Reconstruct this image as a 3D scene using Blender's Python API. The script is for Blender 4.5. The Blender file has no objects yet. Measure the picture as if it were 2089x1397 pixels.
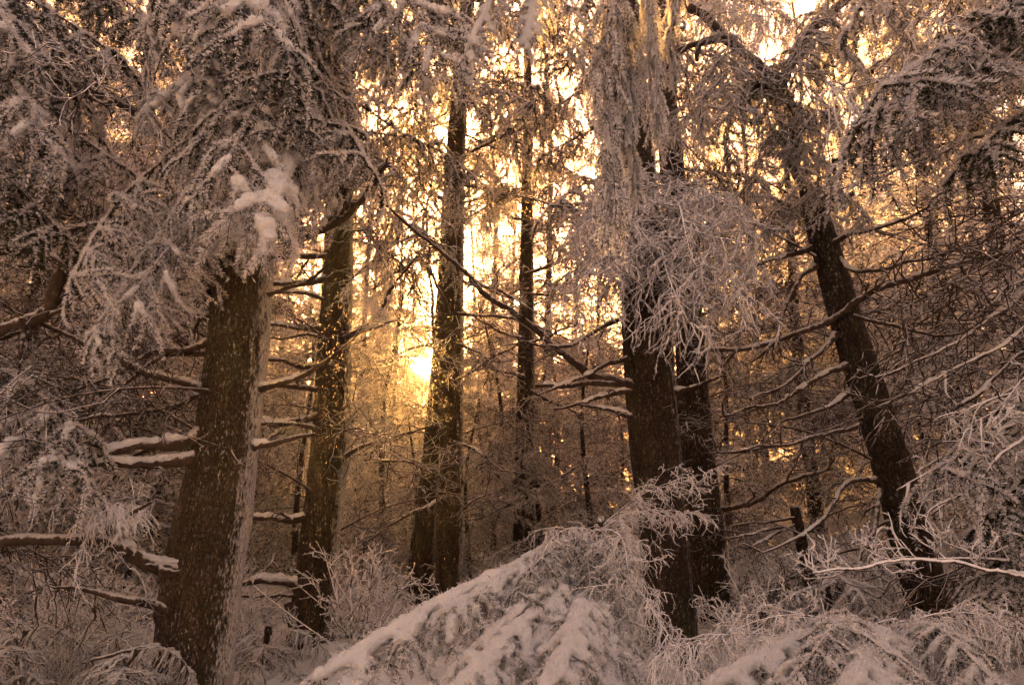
import bpy, math, random
import numpy as np
from mathutils import Vector, Matrix

# ------------------------------------------------------------------ camera, sky, sun, exposure
sc = bpy.context.scene
COL = sc.collection
W0, H0, FPX = 2089.0, 1397.0, 1625.0
PITCH = math.radians(15.0)
EYE = np.array([0.0, 0.0, 1.7])
cam_d = bpy.data.cameras.new('camera'); cam_d.sensor_width = 36.0; cam_d.lens = 36.0 * FPX / W0
cam_d.clip_start = 0.05; cam_d.clip_end = 1000.0
cam = bpy.data.objects.new('camera', cam_d); COL.objects.link(cam)
cam.location = EYE; cam.rotation_euler = (math.radians(90) + PITCH, 0, 0)
sc.camera = cam

def ray(px, py):
    x = (px - W0 / 2) / FPX; y = (H0 / 2 - py) / FPX
    c, s = math.cos(PITCH), math.sin(PITCH)
    return np.array([x, c - y * s, s + y * c])

def P(px, py, d):                       # the point on that line of sight that stands d metres in front (world y = d)
    r = ray(px, py)
    return EYE + r * (d / r[1])

SUN = ray(868, 752); SUN = SUN / np.linalg.norm(SUN)
SUN_EL = math.asin(SUN[2]); SUN_AZ = math.atan2(SUN[0], SUN[1])

world = bpy.data.worlds.new('World'); sc.world = world; world.use_nodes = True
nt = world.node_tree; nt.nodes.clear()
def N(t, typ, **kw):
    n = t.nodes.new(typ)
    for k, v in kw.items(): setattr(n, k, v)
    return n
out = N(nt, 'ShaderNodeOutputWorld'); bg = N(nt, 'ShaderNodeBackground'); sky = N(nt, 'ShaderNodeTexSky')
sky.sky_type = 'NISHITA'; sky.sun_disc = False
sky.sun_elevation = SUN_EL; sky.sun_rotation = SUN_AZ
sky.air_density = 1.2; sky.dust_density = 4.0; sky.ozone_density = 1.0
wb = N(nt, 'ShaderNodeMix', data_type='RGBA', blend_type='MULTIPLY'); wb.inputs[0].default_value = 1.0
wb.inputs[7].default_value = (1.0, 0.51, 0.345, 1)        # the photograph's warm white balance, over the whole sky alike
nt.links.new(sky.outputs[0], wb.inputs[6])
# the disc of the sun itself, where the sun lamp shines from
geo = N(nt, 'ShaderNodeNewGeometry'); dot = N(nt, 'ShaderNodeVectorMath', operation='DOT_PRODUCT')
dot.inputs[1].default_value = (-SUN[0], -SUN[1], -SUN[2])
nt.links.new(geo.outputs['Incoming'], dot.inputs[0])
disc = N(nt, 'ShaderNodeMapRange'); disc.inputs[1].default_value = math.cos(math.radians(0.62)); disc.inputs[2].default_value = math.cos(math.radians(0.42))
nt.links.new(dot.outputs['Value'], disc.inputs[0])
glow = N(nt, 'ShaderNodeMix', data_type='RGBA', blend_type='ADD'); glow.inputs[7].default_value = (2400, 1500, 600, 1)
nt.links.new(disc.outputs[0], glow.inputs[0]); nt.links.new(wb.outputs[2], glow.inputs[6])
bg.inputs[1].default_value = 0.05
nt.links.new(glow.outputs[2], bg.inputs[0]); nt.links.new(bg.outputs[0], out.inputs[0])

sun_d = bpy.data.lights.new('sun', 'SUN'); sun_d.energy = 5.0; sun_d.angle = math.radians(0.5); sun_d.color = (1.0, 0.46, 0.10)
sun_o = bpy.data.objects.new('sun', sun_d); COL.objects.link(sun_o)
sun_o.rotation_euler = Vector((-SUN[0], -SUN[1], -SUN[2])).to_track_quat('-Z', 'Y').to_euler()
sun_o.location = (0, 30, 30)

sc.view_settings.view_transform = 'Standard'; sc.view_settings.look = 'None'
sc.view_settings.gamma = 1.0; sc.view_settings.use_curve_mapping = False
sc.view_settings.exposure = 4.5
sc.render.engine = 'CYCLES'
cy = sc.cycles
cy.max_bounces = 4; cy.diffuse_bounces = 3; cy.glossy_bounces = 1; cy.transmission_bounces = 2; cy.volume_bounces = 0
cy.transparent_max_bounces = 4
cy.use_denoising = True; cy.use_adaptive_sampling = True; cy.adaptive_threshold = 0.02; cy.use_light_tree = False
cy.caustics_reflective = False; cy.caustics_refractive = False
cy.sample_clamp_indirect = 4.0

# ------------------------------------------------------------------ materials
def mat(name):
    m = bpy.data.materials.new(name); m.use_nodes = True
    t = m.node_tree; t.nodes.clear()
    return m, t, N(t, 'ShaderNodeOutputMaterial')

def noise(t, vec, scale, detail=4, rough=0.6):
    n = N(t, 'ShaderNodeTexNoise'); n.inputs['Scale'].default_value = scale
    n.inputs['Detail'].default_value = detail; n.inputs['Roughness'].default_value = rough
    if vec is not None: t.links.new(vec, n.inputs['Vector'])
    return n.outputs['Fac']

def ramp(t, fac, stops):
    r = N(t, 'ShaderNodeValToRGB'); e = r.color_ramp.elements
    while len(e) < len(stops): e.new(0.5)
    for k, (p, c) in enumerate(stops):
        e[k].position = p; e[k].color = (c[0], c[1], c[2], 1) if hasattr(c, '__len__') else (c, c, c, 1)
    t.links.new(fac, r.inputs[0]); return r.outputs[0]

def mixc(t, fac, a, b, mode='MIX'):
    m = N(t, 'ShaderNodeMix', data_type='RGBA', blend_type=mode)
    for s, v in ((0, fac), (6, a), (7, b)):
        if hasattr(v, 'is_output'): t.links.new(v, m.inputs[s])
        else: m.inputs[s].default_value = v if s == 0 else (v[0], v[1], v[2], 1)
    return m.outputs[2]

def math_(t, op, a, b=0.0):
    m = N(t, 'ShaderNodeMath', operation=op)
    for s, v in ((0, a), (1, b)):
        if hasattr(v, 'is_output'): t.links.new(v, m.inputs[s])
        else: m.inputs[s].default_value = v
    return m.outputs[0]

def rng_(t, v, a, b, c=0.0, d=1.0):
    m = N(t, 'ShaderNodeMapRange'); t.links.new(v, m.inputs[0])
    for k, x in ((1, a), (2, b), (3, c), (4, d)): m.inputs[k].default_value = x
    return m.outputs[0]

def principled(t, o, col, rough, bump=None, dist=0.01, strength=1.0, spec=0.2):
    b = N(t, 'ShaderNodeBsdfPrincipled'); b.inputs['Roughness'].default_value = rough
    b.inputs['Specular IOR Level'].default_value = spec
    t.links.new(col, b.inputs['Base Color'])
    if bump is not None:
        bp = N(t, 'ShaderNodeBump'); bp.inputs['Distance'].default_value = dist; bp.inputs['Strength'].default_value = strength
        t.links.new(bump, bp.inputs['Height']); t.links.new(bp.outputs[0], b.inputs['Normal'])
    t.links.new(b.outputs[0], o.inputs[0]); return b

FROST = (0.82, 0.82, 0.84)

def make_bark(name, wind, moss, fl=0.0):
    m, t, o = mat(name)
    tc = N(t, 'ShaderNodeTexCoord'); mp = N(t, 'ShaderNodeMapping'); mp.inputs['Scale'].default_value = (1, 1, 0.42)
    t.links.new(tc.outputs['Object'], mp.inputs[0]); v = mp.outputs[0]
    vo = N(t, 'ShaderNodeTexVoronoi', feature='DISTANCE_TO_EDGE'); vo.inputs['Scale'].default_value = 34.0
    dv = N(t, 'ShaderNodeVectorMath', operation='ADD'); nz = N(t, 'ShaderNodeTexNoise'); nz.inputs['Scale'].default_value = 12
    sc_ = N(t, 'ShaderNodeVectorMath', operation='SCALE'); sc_.inputs['Scale'].default_value = 0.07
    t.links.new(v, nz.inputs['Vector']); t.links.new(nz.outputs['Color'], sc_.inputs[0])
    t.links.new(v, dv.inputs[0]); t.links.new(sc_.outputs[0], dv.inputs[1]); t.links.new(dv.outputs[0], vo.inputs['Vector'])
    crack = vo.outputs['Distance']
    n1 = noise(t, v, 9, 6, 0.7); n2 = noise(t, v, 55, 4, 0.7); n3 = noise(t, v, 3.0, 4)
    base = ramp(t, n1, [(0.25, (0.014, 0.008, 0.005)), (0.5, (0.038, 0.022, 0.013)), (0.75, (0.085, 0.053, 0.033))])
    base = mixc(t, rng_(t, crack, 0.0, 0.12), (0.012, 0.008, 0.005), base)
    base = mixc(t, math_(t, 'MULTIPLY', rng_(t, n3, 0.5, 0.68), moss), base, (0.06, 0.058, 0.014))
    ge = N(t, 'ShaderNodeNewGeometry'); sx = N(t, 'ShaderNodeSeparateXYZ'); t.links.new(ge.outputs['Normal'], sx.inputs[0])
    # rime blown on from one side of the wood, thinning out round the stem, plus stray flecks held by the bark scales
    side = math_(t, 'ADD', rng_(t, sx.outputs[0], 0.55, 1.02), math_(t, 'MULTIPLY', math_(t, 'SUBTRACT', n2, 0.5), 2.4))
    side = rng_(t, side, 0.45, 0.95); side = math_(t, 'MULTIPLY', side, wind)
    fleck = rng_(t, n2, 0.60 - fl, 0.70 - fl)
    fleck = math_(t, 'MULTIPLY', fleck, rng_(t, noise(t, v, 6, 3), 0.42, 0.66, 0.1, 0.75))
    fr = math_(t, 'MAXIMUM', side, fleck)
    fr = math_(t, 'MAXIMUM', fr, rng_(t, sx.outputs[2], 0.45, 0.85))
    col = mixc(t, fr, base, (0.62, 0.60, 0.60))
    h = math_(t, 'ADD', math_(t, 'MULTIPLY', rng_(t, crack, 0, 0.2), 0.7), n2)
    principled(t, o, col, 0.9, h, 0.03, 1.0)
    return m

def make_twig(name, frost, dark=(0.045, 0.028, 0.018), lo=0.2):
    m, t, o = mat(name)
    tc = N(t, 'ShaderNodeTexCoord'); v = tc.outputs['Object']
    n1 = noise(t, v, 22, 4); n2 = noise(t, v, 70, 3)
    base = ramp(t, n1, [(0.3, (dark[0] * .45, dark[1] * .45, dark[2] * .45)), (0.7, (dark[0] * 1.5, dark[1] * 1.5, dark[2] * 1.5))])
    ge = N(t, 'ShaderNodeNewGeometry'); sx = N(t, 'ShaderNodeSeparateXYZ'); t.links.new(ge.outputs['Normal'], sx.inputs[0])
    f = math_(t, 'ADD', sx.outputs[2], math_(t, 'MULTIPLY', math_(t, 'SUBTRACT', n1, 0.5), 1.8))
    f = math_(t, 'MULTIPLY', rng_(t, f, lo, lo + 0.35), frost)
    principled(t, o, mixc(t, f, base, (0.72, 0.70, 0.70)), 0.9, n2, 0.006)
    return m

def make_needles(name, share, green, trans):
    m, t, o = mat(name)
    ge = N(t, 'ShaderNodeNewGeometry'); r = ge.outputs['Random Per Island']
    tc = N(t, 'ShaderNodeTexCoord'); n = noise(t, tc.outputs['Object'], 5.0, 3)
    oi = N(t, 'ShaderNodeObjectInfo')
    at = N(t, 'ShaderNodeAttribute'); at.attribute_name = 'frost'     # more rime on the needles that point upwards
    k = math_(t, 'ADD', math_(t, 'ADD', math_(t, 'MULTIPLY', r, 0.40), 0.30), math_(t, 'MULTIPLY', math_(t, 'SUBTRACT', n, 0.5), 0.9))
    k = math_(t, 'ADD', k, math_(t, 'MULTIPLY', math_(t, 'SUBTRACT', at.outputs['Fac'], 0.5), 1.1))
    k = math_(t, 'ADD', k, math_(t, 'MULTIPLY', math_(t, 'SUBTRACT', oi.outputs['Random'], 0.5), 0.25))
    f = rng_(t, k, 1 - share - 0.15, 1 - share + 0.2)
    fc = ramp(t, r, [(0.0, (0.60, 0.57, 0.55)), (1.0, FROST)])
    col = mixc(t, f, green, fc)
    d = N(t, 'ShaderNodeBsdfDiffuse'); tr = N(t, 'ShaderNodeBsdfTranslucent'); mx = N(t, 'ShaderNodeMixShader')
    t.links.new(col, d.inputs[0]); t.links.new(col, tr.inputs[0]); mx.inputs[0].default_value = trans
    t.links.new(d.outputs[0], mx.inputs[1]); t.links.new(tr.outputs[0], mx.inputs[2]); t.links.new(mx.outputs[0], o.inputs[0])
    return m

def make_snow(name, scale, dist, trans=0.12):
    m, t, o = mat(name)
    tc = N(t, 'ShaderNodeTexCoord'); v = tc.outputs['Object']
    n1 = noise(t, v, scale, 8, 0.72); n2 = noise(t, v, scale * 9, 4, 0.8)
    col = ramp(t, n1, [(0.3, (0.74, 0.73, 0.73)), (0.65, (0.86, 0.86, 0.87))])
    b = N(t, 'ShaderNodeBsdfPrincipled'); b.inputs['Roughness'].default_value = 0.75; b.inputs['Specular IOR Level'].default_value = 0.15
    t.links.new(col, b.inputs['Base Color'])
    bp = N(t, 'ShaderNodeBump'); bp.inputs['Distance'].default_value = dist
    t.links.new(math_(t, 'ADD', n1, math_(t, 'MULTIPLY', n2, 0.45)), bp.inputs['Height']); t.links.new(bp.outputs[0], b.inputs['Normal'])
    tr = N(t, 'ShaderNodeBsdfTranslucent'); t.links.new(col, tr.inputs[0]); mx = N(t, 'ShaderNodeMixShader'); mx.inputs[0].default_value = trans
    t.links.new(b.outputs[0], mx.inputs[1]); t.links.new(tr.outputs[0], mx.inputs[2]); t.links.new(mx.outputs[0], o.inputs[0])
    return m

M_BARK = make_bark('bark_rimed', 0.7, 0.35)
M_BARK_S = make_bark('bark_speckled', 0.7, 0.35, 0.035)
M_BARK_D = make_bark('bark_dark', 0.35, 0.5)
M_TWIG = make_twig('twig_dark', 0.55)
M_TWIGF = make_twig('twig_frosted', 0.95, (0.06, 0.042, 0.032), -0.35)
M_NEEDLE = make_needles('needles_frosted', 0.60, (0.022, 0.026, 0.010), 0.5)
M_NEEDLE_W = make_needles('needles_thick_frost', 0.78, (0.035, 0.04, 0.02), 0.5)
M_NEEDLE_D = make_needles('needles_half_frosted', 0.38, (0.022, 0.026, 0.010), 0.5)
M_NEEDLE_F = make_needles('needles_far', 0.68, (0.03, 0.026, 0.014), 0.65)
M_RIME = make_snow('rime', 60.0, 0.01, 0.25)
M_RIMET = make_twig('twig_rimed', 0.97, (0.06, 0.042, 0.032), -0.75)
M_SNOW = make_snow('snow', 14.0, 0.03)
M_GROUND = make_snow('snow_ground', 3.0, 0.12, 0.0)

# ------------------------------------------------------------------ mesh helpers
def lattice(rng, nx, ny):
    return rng.random((nx, ny))

def noise2(rng, u, v, nu, nv):          # value noise, periodic in u
    g = rng.random((nu, nv + 2))
    x = (u * nu) % nu; y = np.clip(v * nv, 0, nv - 1e-6)
    i = x.astype(int) % nu; j = y.astype(int); fx = x - np.floor(x); fy = y - j
    fx = fx * fx * (3 - 2 * fx); fy = fy * fy * (3 - 2 * fy); i2 = (i + 1) % nu
    return (g[i, j] * (1 - fx) + g[i2, j] * fx) * (1 - fy) + (g[i, j + 1] * (1 - fx) + g[i2, j + 1] * fx) * fy

class Geo:
    def __init__(s): s.v = []; s.f = []; s.m = []; s.s = []; s.a = []; s.n = 0
    def add(s, V, F, mi=0, smooth=True, a=None):
        V = np.asarray(V, float).reshape(-1, 3); F = np.asarray(F, int).reshape(-1, 3)
        s.v.append(V); s.f.append(F + s.n); s.m.append(np.full(len(F), mi)); s.s.append(np.full(len(F), smooth)); s.a.append(np.full(len(V), 0.5) if a is None else a); s.n += len(V)
    def arrays(s):
        return np.concatenate(s.v), np.concatenate(s.f), np.concatenate(s.m), np.concatenate(s.s), np.concatenate(s.a)
    def merge(s, arr, R, T):
        V, F, m, sm, a = arr; s.a.append(a)
        s.v.append(V @ R.T + T); s.f.append(F + s.n); s.m.append(m); s.s.append(sm); s.n += len(V)
    def mesh(s, name, mats):
        V, F, m, sm, at = s.arrays()
        me = bpy.data.meshes.new(name)
        me.vertices.add(len(V)); me.vertices.foreach_set('co', V.astype(np.float32).ravel())
        me.loops.add(F.size); me.loops.foreach_set('vertex_index', F.astype(np.int32).ravel())
        me.polygons.add(len(F)); me.polygons.foreach_set('loop_start', np.arange(0, F.size, 3, dtype=np.int32))
        me.polygons.foreach_set('material_index', m.astype(np.int32)); me.polygons.foreach_set('use_smooth', sm.astype(bool))
        for x in mats: me.materials.append(x)
        fa = me.attributes.new('frost', 'FLOAT', 'POINT'); fa.data.foreach_set('value', at.astype(np.float32))
        me.update(calc_edges=True)
        return me

def unit(a): return a / np.maximum(np.linalg.norm(a, axis=-1, keepdims=True), 1e-9)

def tubes(P_, R_, sides=5, rough=0.0, rng=None, cap=True):
    P_ = np.asarray(P_, float); R_ = np.asarray(R_, float)
    if P_.ndim == 2: P_ = P_[None]; R_ = R_[None]
    m, n, _ = P_.shape
    T = unit(np.gradient(P_, axis=1))
    ref = np.where(np.abs(T[:, :1, 2:3]) > 0.9, np.array([1.0, 0, 0]), np.array([0, 0, 1.0]))
    ref = np.broadcast_to(ref, T.shape)
    U = unit(np.cross(T, ref)); Wv = np.cross(U, T)
    a = np.linspace(0, 2 * np.pi, sides, endpoint=False)
    rad = R_[:, :, None] * np.ones(sides)
    if rough and rng is not None: rad = rad * (1 + rough * (rng.random(rad.shape) - 0.5) * 2)
    V = P_[:, :, None, :] + rad[..., None] * (U[:, :, None, :] * np.cos(a)[:, None] + Wv[:, :, None, :] * np.sin(a)[:, None])
    idx = np.arange(m * n * sides).reshape(m, n, sides)
    q = np.stack([idx[:, :-1], np.roll(idx, -1, 2)[:, :-1], np.roll(idx, -1, 2)[:, 1:], idx[:, 1:]], -1).reshape(-1, 4)
    F = np.concatenate([q[:, [0, 1, 2]], q[:, [0, 2, 3]]])
    if cap:
        e = idx[:, -1, :]
        F = np.concatenate([F] + [np.stack([e[:, 0], e[:, k], e[:, k + 1]], -1) for k in range(1, sides - 1)])
    return V.reshape(-1, 3), F

def resample(pts, n):
    pts = np.asarray(pts, float)
    if len(pts) > 2:                     # Catmull-Rom through the listed points
        Q = np.vstack([2 * pts[0] - pts[1], pts, 2 * pts[-1] - pts[-2]]); o = []
        for i in range(1, len(Q) - 2):
            s = np.linspace(0, 1, 12, endpoint=False)[:, None]
            a, b, c, d = Q[i - 1], Q[i], Q[i + 1], Q[i + 2]
            o.append(0.5 * (2 * b + (c - a) * s + (2 * a - 5 * b + 4 * c - d) * s ** 2 + (3 * b - a - 3 * c + d) * s ** 3))
        pts = np.vstack(o + [pts[-1:]])
    l = np.r_[0, np.cumsum(np.linalg.norm(np.diff(pts, axis=0), axis=1))]
    x = np.linspace(0, l[-1], n)
    return np.stack([np.interp(x, l, pts[:, k]) for k in range(pts.shape[1])], 1)

def sample(P_, idx, t):
    n = P_.shape[1]; x = t * (n - 1) * 0.9999; i = x.astype(int); f = (x - i)[:, None]
    a = P_[idx, i]; b = P_[idx, i + 1]
    return a * (1 - f) + b * f, unit(b - a)

def needles(g, P_, per, ln, w, rng, mi, ang=(0.7, 1.3), rhomb=True, lift=0.0, t0=0.0):
    m = len(P_)
    idx = np.repeat(np.arange(m), per); t = t0 + (1 - t0) * rng.random(len(idx))
    p, tg = sample(P_, idx, t)
    r = rng.normal(size=p.shape); r[:, 2] += lift
    r = unit(r - (r * tg).sum(1, keepdims=True) * tg)
    a = rng.uniform(ang[0], ang[1], len(idx))[:, None]
    d = tg * np.cos(a) + r * np.sin(a)
    l = (ln * rng.uniform(0.6, 1.2, len(idx)))[:, None]
    sd = unit(np.cross(d, rng.normal(size=d.shape))) * (w * rng.uniform(0.7, 1.3, len(idx)))[:, None] * 0.5
    k = np.arange(len(idx))
    if rhomb:
        V = np.stack([p, p + d * l * 0.6 + sd, p + d * l, p + d * l * 0.6 - sd], 1)
        F = np.concatenate([np.stack([4 * k, 4 * k + 1, 4 * k + 2], 1), np.stack([4 * k, 4 * k + 2, 4 * k + 3], 1)])
    else:
        V = np.stack([p - sd, p + sd, p + d * l], 1)
        F = np.stack([3 * k, 3 * k + 1, 3 * k + 2], 1)
    g.add(V, F, mi, False, np.repeat(0.5 + 0.5 * r[:, 2], V.shape[1]))

def ico(sub):
    import bmesh
    bm = bmesh.new(); bmesh.ops.create_icosphere(bm, subdivisions=sub, radius=1.0)
    V = np.array([v.co[:] for v in bm.verts]); F = np.array([[v.index for v in f.verts] for f in bm.faces]); bm.free()
    return V, F
ICO1, ICO2 = ico(1), ico(2)

def blobs(g, C, S, rng, mi, base=None, amp=0.18):
    V0, F0 = base or ICO2
    k = len(C)
    V = np.broadcast_to(V0, (k,) + V0.shape).copy()
    ph = rng.random((k, 1, 3)) * 7
    dis = 1 + amp * np.sin(3.1 * V[..., 0:1] + ph[..., 0:1]) * np.sin(2.7 * V[..., 1:2] + ph[..., 1:2]) + amp * 0.7 * np.sin(5.3 * V[..., 2:3] + 4 * V[..., 0:1] + ph[..., 2:3])
    V = V * dis * S[:, None, :] + C[:, None, :]
    F = (F0[None] + (np.arange(k) * len(V0))[:, None, None]).reshape(-1, 3)
    g.add(V.reshape(-1, 3), F, mi, True)

def vnoise3(X, seed):
    r_ = np.random.default_rng(seed); T = r_.random(4096)
    i = np.floor(X).astype(np.int64); f = X - i; f = f * f * (3 - 2 * f); o = 0
    for a in (0, 1):
        for b in (0, 1):
            for c in (0, 1):
                h = ((i[:, 0] + a) * 73856093 ^ (i[:, 1] + b) * 19349663 ^ (i[:, 2] + c) * 83492791) & 4095
                o = o + T[h] * (f[:, 0] if a else 1 - f[:, 0]) * (f[:, 1] if b else 1 - f[:, 1]) * (f[:, 2] if c else 1 - f[:, 2])
    return o - 0.5

def remeshed(C, S, rng, voxel, amp=0.15):          # many lumps grown together into one soft body of snow
    g = Geo(); blobs(g, C, S, rng, 0, ICO2, amp)
    me = g.mesh('tmp', []); ob = bpy.data.objects.new('tmp', me); COL.objects.link(ob)
    md = ob.modifiers.new('r', 'REMESH'); md.mode = 'VOXEL'; md.voxel_size = voxel
    sm = ob.modifiers.new('s', 'SMOOTH'); sm.factor = 0.5; sm.iterations = 2
    tr = ob.modifiers.new('t', 'TRIANGULATE')
    dg = bpy.context.evaluated_depsgraph_get(); ev = ob.evaluated_get(dg); m2 = ev.to_mesh()
    V = np.empty(len(m2.vertices) * 3); m2.vertices.foreach_get('co', V)
    F = np.empty(len(m2.loops), dtype=np.int32); m2.loops.foreach_get('vertex_index', F)
    nr = np.empty(len(m2.vertices) * 3); m2.vertices.foreach_get('normal', nr); nr = nr.reshape(-1, 3)
    ev.to_mesh_clear(); bpy.data.objects.remove(ob); bpy.data.meshes.remove(me)
    V = V.reshape(-1, 3); sz = float(np.median(S)); dis = 0
    for k, (w, a) in enumerate(((2.6, 0.75), (1.2, 0.65), (0.6, 0.35))): dis = dis + a * vnoise3(V / (sz * w) + 17.3 * k, 5 + k)
    return V + nr * (dis * sz)[:, None], F.reshape(-1, 3)

# ------------------------------------------------------------------ boughs: wood, needles or rime, and the snow they carry
def offshoots(par, count, length, ang, rng, g, droop, n=6, t0=0.1, t1=0.98, taper=0.6, plane=0.25, up=0.0, wob=0.12):
    """count side shoots on each polyline of par, alternately to either side, bending towards g"""
    m = len(par); idx = np.repeat(np.arange(m), count)
    t = np.tile(np.linspace(t0, t1, count), m) + rng.uniform(-.03, .03, m * count); t = np.clip(t, 0.01, 0.995)
    p, tg = sample(par, idx, t)
    sgn = np.tile(np.where(np.arange(count) % 2 == 0, 1.0, -1.0), m) * np.repeat(rng.choice([-1.0, 1.0], m), count)
    upv = np.broadcast_to(np.array([0, 0, 1.0]), tg.shape) + rng.normal(size=tg.shape) * plane
    sd = unit(np.cross(upv, tg)) * sgn[:, None]
    a = (ang * rng.uniform(0.75, 1.25, len(idx)))[:, None]
    d = unit(tg * np.cos(a) + sd * np.sin(a) + np.array([0, 0, up]))
    L = length * (1 - t * taper) * rng.uniform(0.6, 1.15, len(idx))
    s = np.linspace(0, 1, n)[None, :, None]
    w2 = rng.normal(size=(len(idx), 1, 3)) * wob * 0.5; wob = rng.normal(size=(len(idx), 1, 3)) * wob
    Q = p[:, None] + d[:, None] * s * L[:, None, None] + (np.asarray(g) * droop + wob) * (s ** 2) * L[:, None, None] + w2 * np.sin(s * 7 + wob[..., :1] * 20) * s * L[:, None, None]
    return Q

def make_bough(seed, L=2.0, arch=0.10, ns=26, sl=0.62, nt_=8, tl=0.17, droop=0.35, tdroop=0.5, g=(0, 0, -1.0), ang=0.95,
               den=330, nl=0.032, nw=0.0055, rime=0.0, rden=60, snow=0.0, snow_r=0.05, wood=0.016, mats=None, third=0,
               rhomb=True, voxel=0.016, tw=0.003, needles_t0=0.25, plane=0.25, up=0.0, wob=0.12, lean=False, name='bough'):
    rng = np.random.default_rng(seed); G = Geo()
    s = np.linspace(0, 1, 14)
    main = np.stack([s * L, 0.05 * L * np.sin(s * 5 + seed) * s, arch * L * np.sin(np.pi * s)], 1)[None]
    st = 4 if lean else 1
    G.add(*tubes(main[:, ::st], (wood * (1 - 0.85 * s))[None, ::st], 3 if lean else 7, 0.12, rng), 0)
    S1 = offshoots(main, ns, sl * L * 0.5, ang, rng, g, droop, 7, 0.10, 0.985, 0.62, plane * 0.6, up, wob)
    r1 = np.linspace(wood * 0.42, wood * 0.14, 7)
    if lean and wood < 0.012: pass
    elif lean: G.add(*tubes(S1[:, ::3], np.broadcast_to(r1[::3], (len(S1), 3)), 3, cap=False), 0)
    else: G.add(*tubes(S1, np.broadcast_to(r1, (len(S1), 7)), 4, 0.1, rng), 0)
    S2 = offshoots(S1, nt_, tl, 0.85, rng, g, tdroop, 5, 0.15, 0.97, 0.45, plane * 1.6, up, wob)
    if not lean and not rime: G.add(*tubes(S2[:, ::2], np.broadcast_to(np.linspace(tw, tw * .5, 3), (len(S2), 3)), 3, cap=False), 0)
    allt = [S1, S2]
    if third: allt.append(offshoots(S2, third, tl * 0.55, 0.8, rng, g, tdroop, 4, 0.2, 0.9, 0.4, plane * 2, 0.0, wob))
    if third and not den and not rime: G.add(*tubes(allt[2], np.broadcast_to(np.linspace(tw * .9, tw * .6, 4), (len(allt[2]), 4)), 3), 0)
    for Q in allt:
        ln = np.linalg.norm(np.diff(Q, axis=1), axis=2).sum(1).mean()
        if den: needles(G, Q, max(3, int(den * ln)), nl, nw, rng, 1, rhomb=rhomb, lift=0.25)
        if rime:
            n = Q.shape[1]; rr = rime * np.linspace(1.15, 0.6, n) * (1.25 if Q is S1 else 1.0)
            Qs = Q + np.array([0, 0, rime * 0.25])
            G.add(*tubes(Qs, np.broadcast_to(rr, Q.shape[:2]) * rng.uniform(0.55, 1.25, (len(Q), 1)), 4, 0.4, rng), 2)
            if rden: needles(G, Q, max(3, int(rden * ln)), rime * 4.2, rime * 0.85, rng, 2, (0.6, 1.4), False, 0.4)
    if den: needles(G, main, int(den * L * 0.7), nl, nw, rng, 1, rhomb=rhomb, lift=0.4, t0=needles_t0)
    if snow:
        C = []; Sz = []
        for Q, prob, f in ((main, 1.0, 1.2 if snow > 0.95 else 0.9), (S1, min(1.0, 0.68 * snow) if snow > 0.95 else 0.85, 1.0), (S2, 0.25 * snow * snow, 0.6)):
            for i in np.nonzero(rng.random(len(Q)) < prob)[0]:       # long pads of snow lying along the shoots
                a = rng.uniform(0.0, 0.25) if Q is not main else 0.10; b = min(0.97, a + rng.uniform(0.3, 0.6) * (0.6 + 0.6 * snow)) if Q is not main else (0.93 if snow > 0.95 else 0.6)
                l = np.linalg.norm(np.diff(Q[i], axis=0), axis=1).sum() * (b - a); k = max(2, int(l / (snow_r * 0.55)))
                t = np.linspace(a, b, k); p, _ = sample(Q, np.full(k, i), t)
                env = np.sin(np.linspace(0.25, np.pi - 0.25, k)) ** 0.5 if Q is not main else 1.0
                r_ = snow_r * f * rng.uniform(0.65, 1.2, k) * env
                p = p + rng.normal(size=p.shape) * snow_r * 0.15; p[:, 2] += r_ * 0.25
                C.append(p); Sz.append(np.stack([r_ * 1.15, r_ * 1.15, r_ * 0.8], 1))
        C = np.concatenate(C); Sz = np.concatenate(Sz)
        V, F = remeshed(C, Sz, rng, voxel)
        nb = 11; ctr = np.repeat(C, nb, 0); rb = np.repeat(Sz[:, 0], nb)[:, None]          # needles standing out of the snow
        d = unit(rng.normal(size=ctr.shape) + np.array([0.3, 0, 0.1])); p = ctr + d * rb * 0.55; q = ctr + d * (rb + nl * rng.uniform(0.35, 1.0, (len(rb), 1)))
        sd = unit(np.cross(d, rng.normal(size=d.shape))) * nw * 0.6; k = np.arange(len(ctr))
        G.add(np.stack([p - sd, p + sd, q], 1), np.stack([3 * k, 3 * k + 1, 3 * k + 2], 1), 1, False, np.repeat(rng.uniform(0.3, 1.0, len(ctr)), 3))
        G.add(V, F, 3, True)
    return G, (mats or [M_TWIG, M_NEEDLE, M_RIME, M_SNOW])

def bough_mesh(seed, **k):
    G, m = make_bough(seed, **k); return G.mesh(k.get('name', 'bough'), m)

# ------------------------------------------------------------------ things
def tag(o, label=None, cat=None, group=None, kind=None):
    if label: o['label'] = label
    if cat: o['category'] = cat
    if group: o['group'] = group
    if kind: o['kind'] = kind
    return o

def empty(name, loc, label, cat, group=None):
    e = bpy.data.objects.new(name, None); COL.objects.link(e); e.location = loc; e.empty_display_size = 0.3
    return tag(e, label, cat, group)

def child(name, me, parent, base=None, M=None):
    o = bpy.data.objects.new(name, me); COL.objects.link(o); o.parent = parent
    if M is not None: o.matrix_basis = M
    return o

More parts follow.
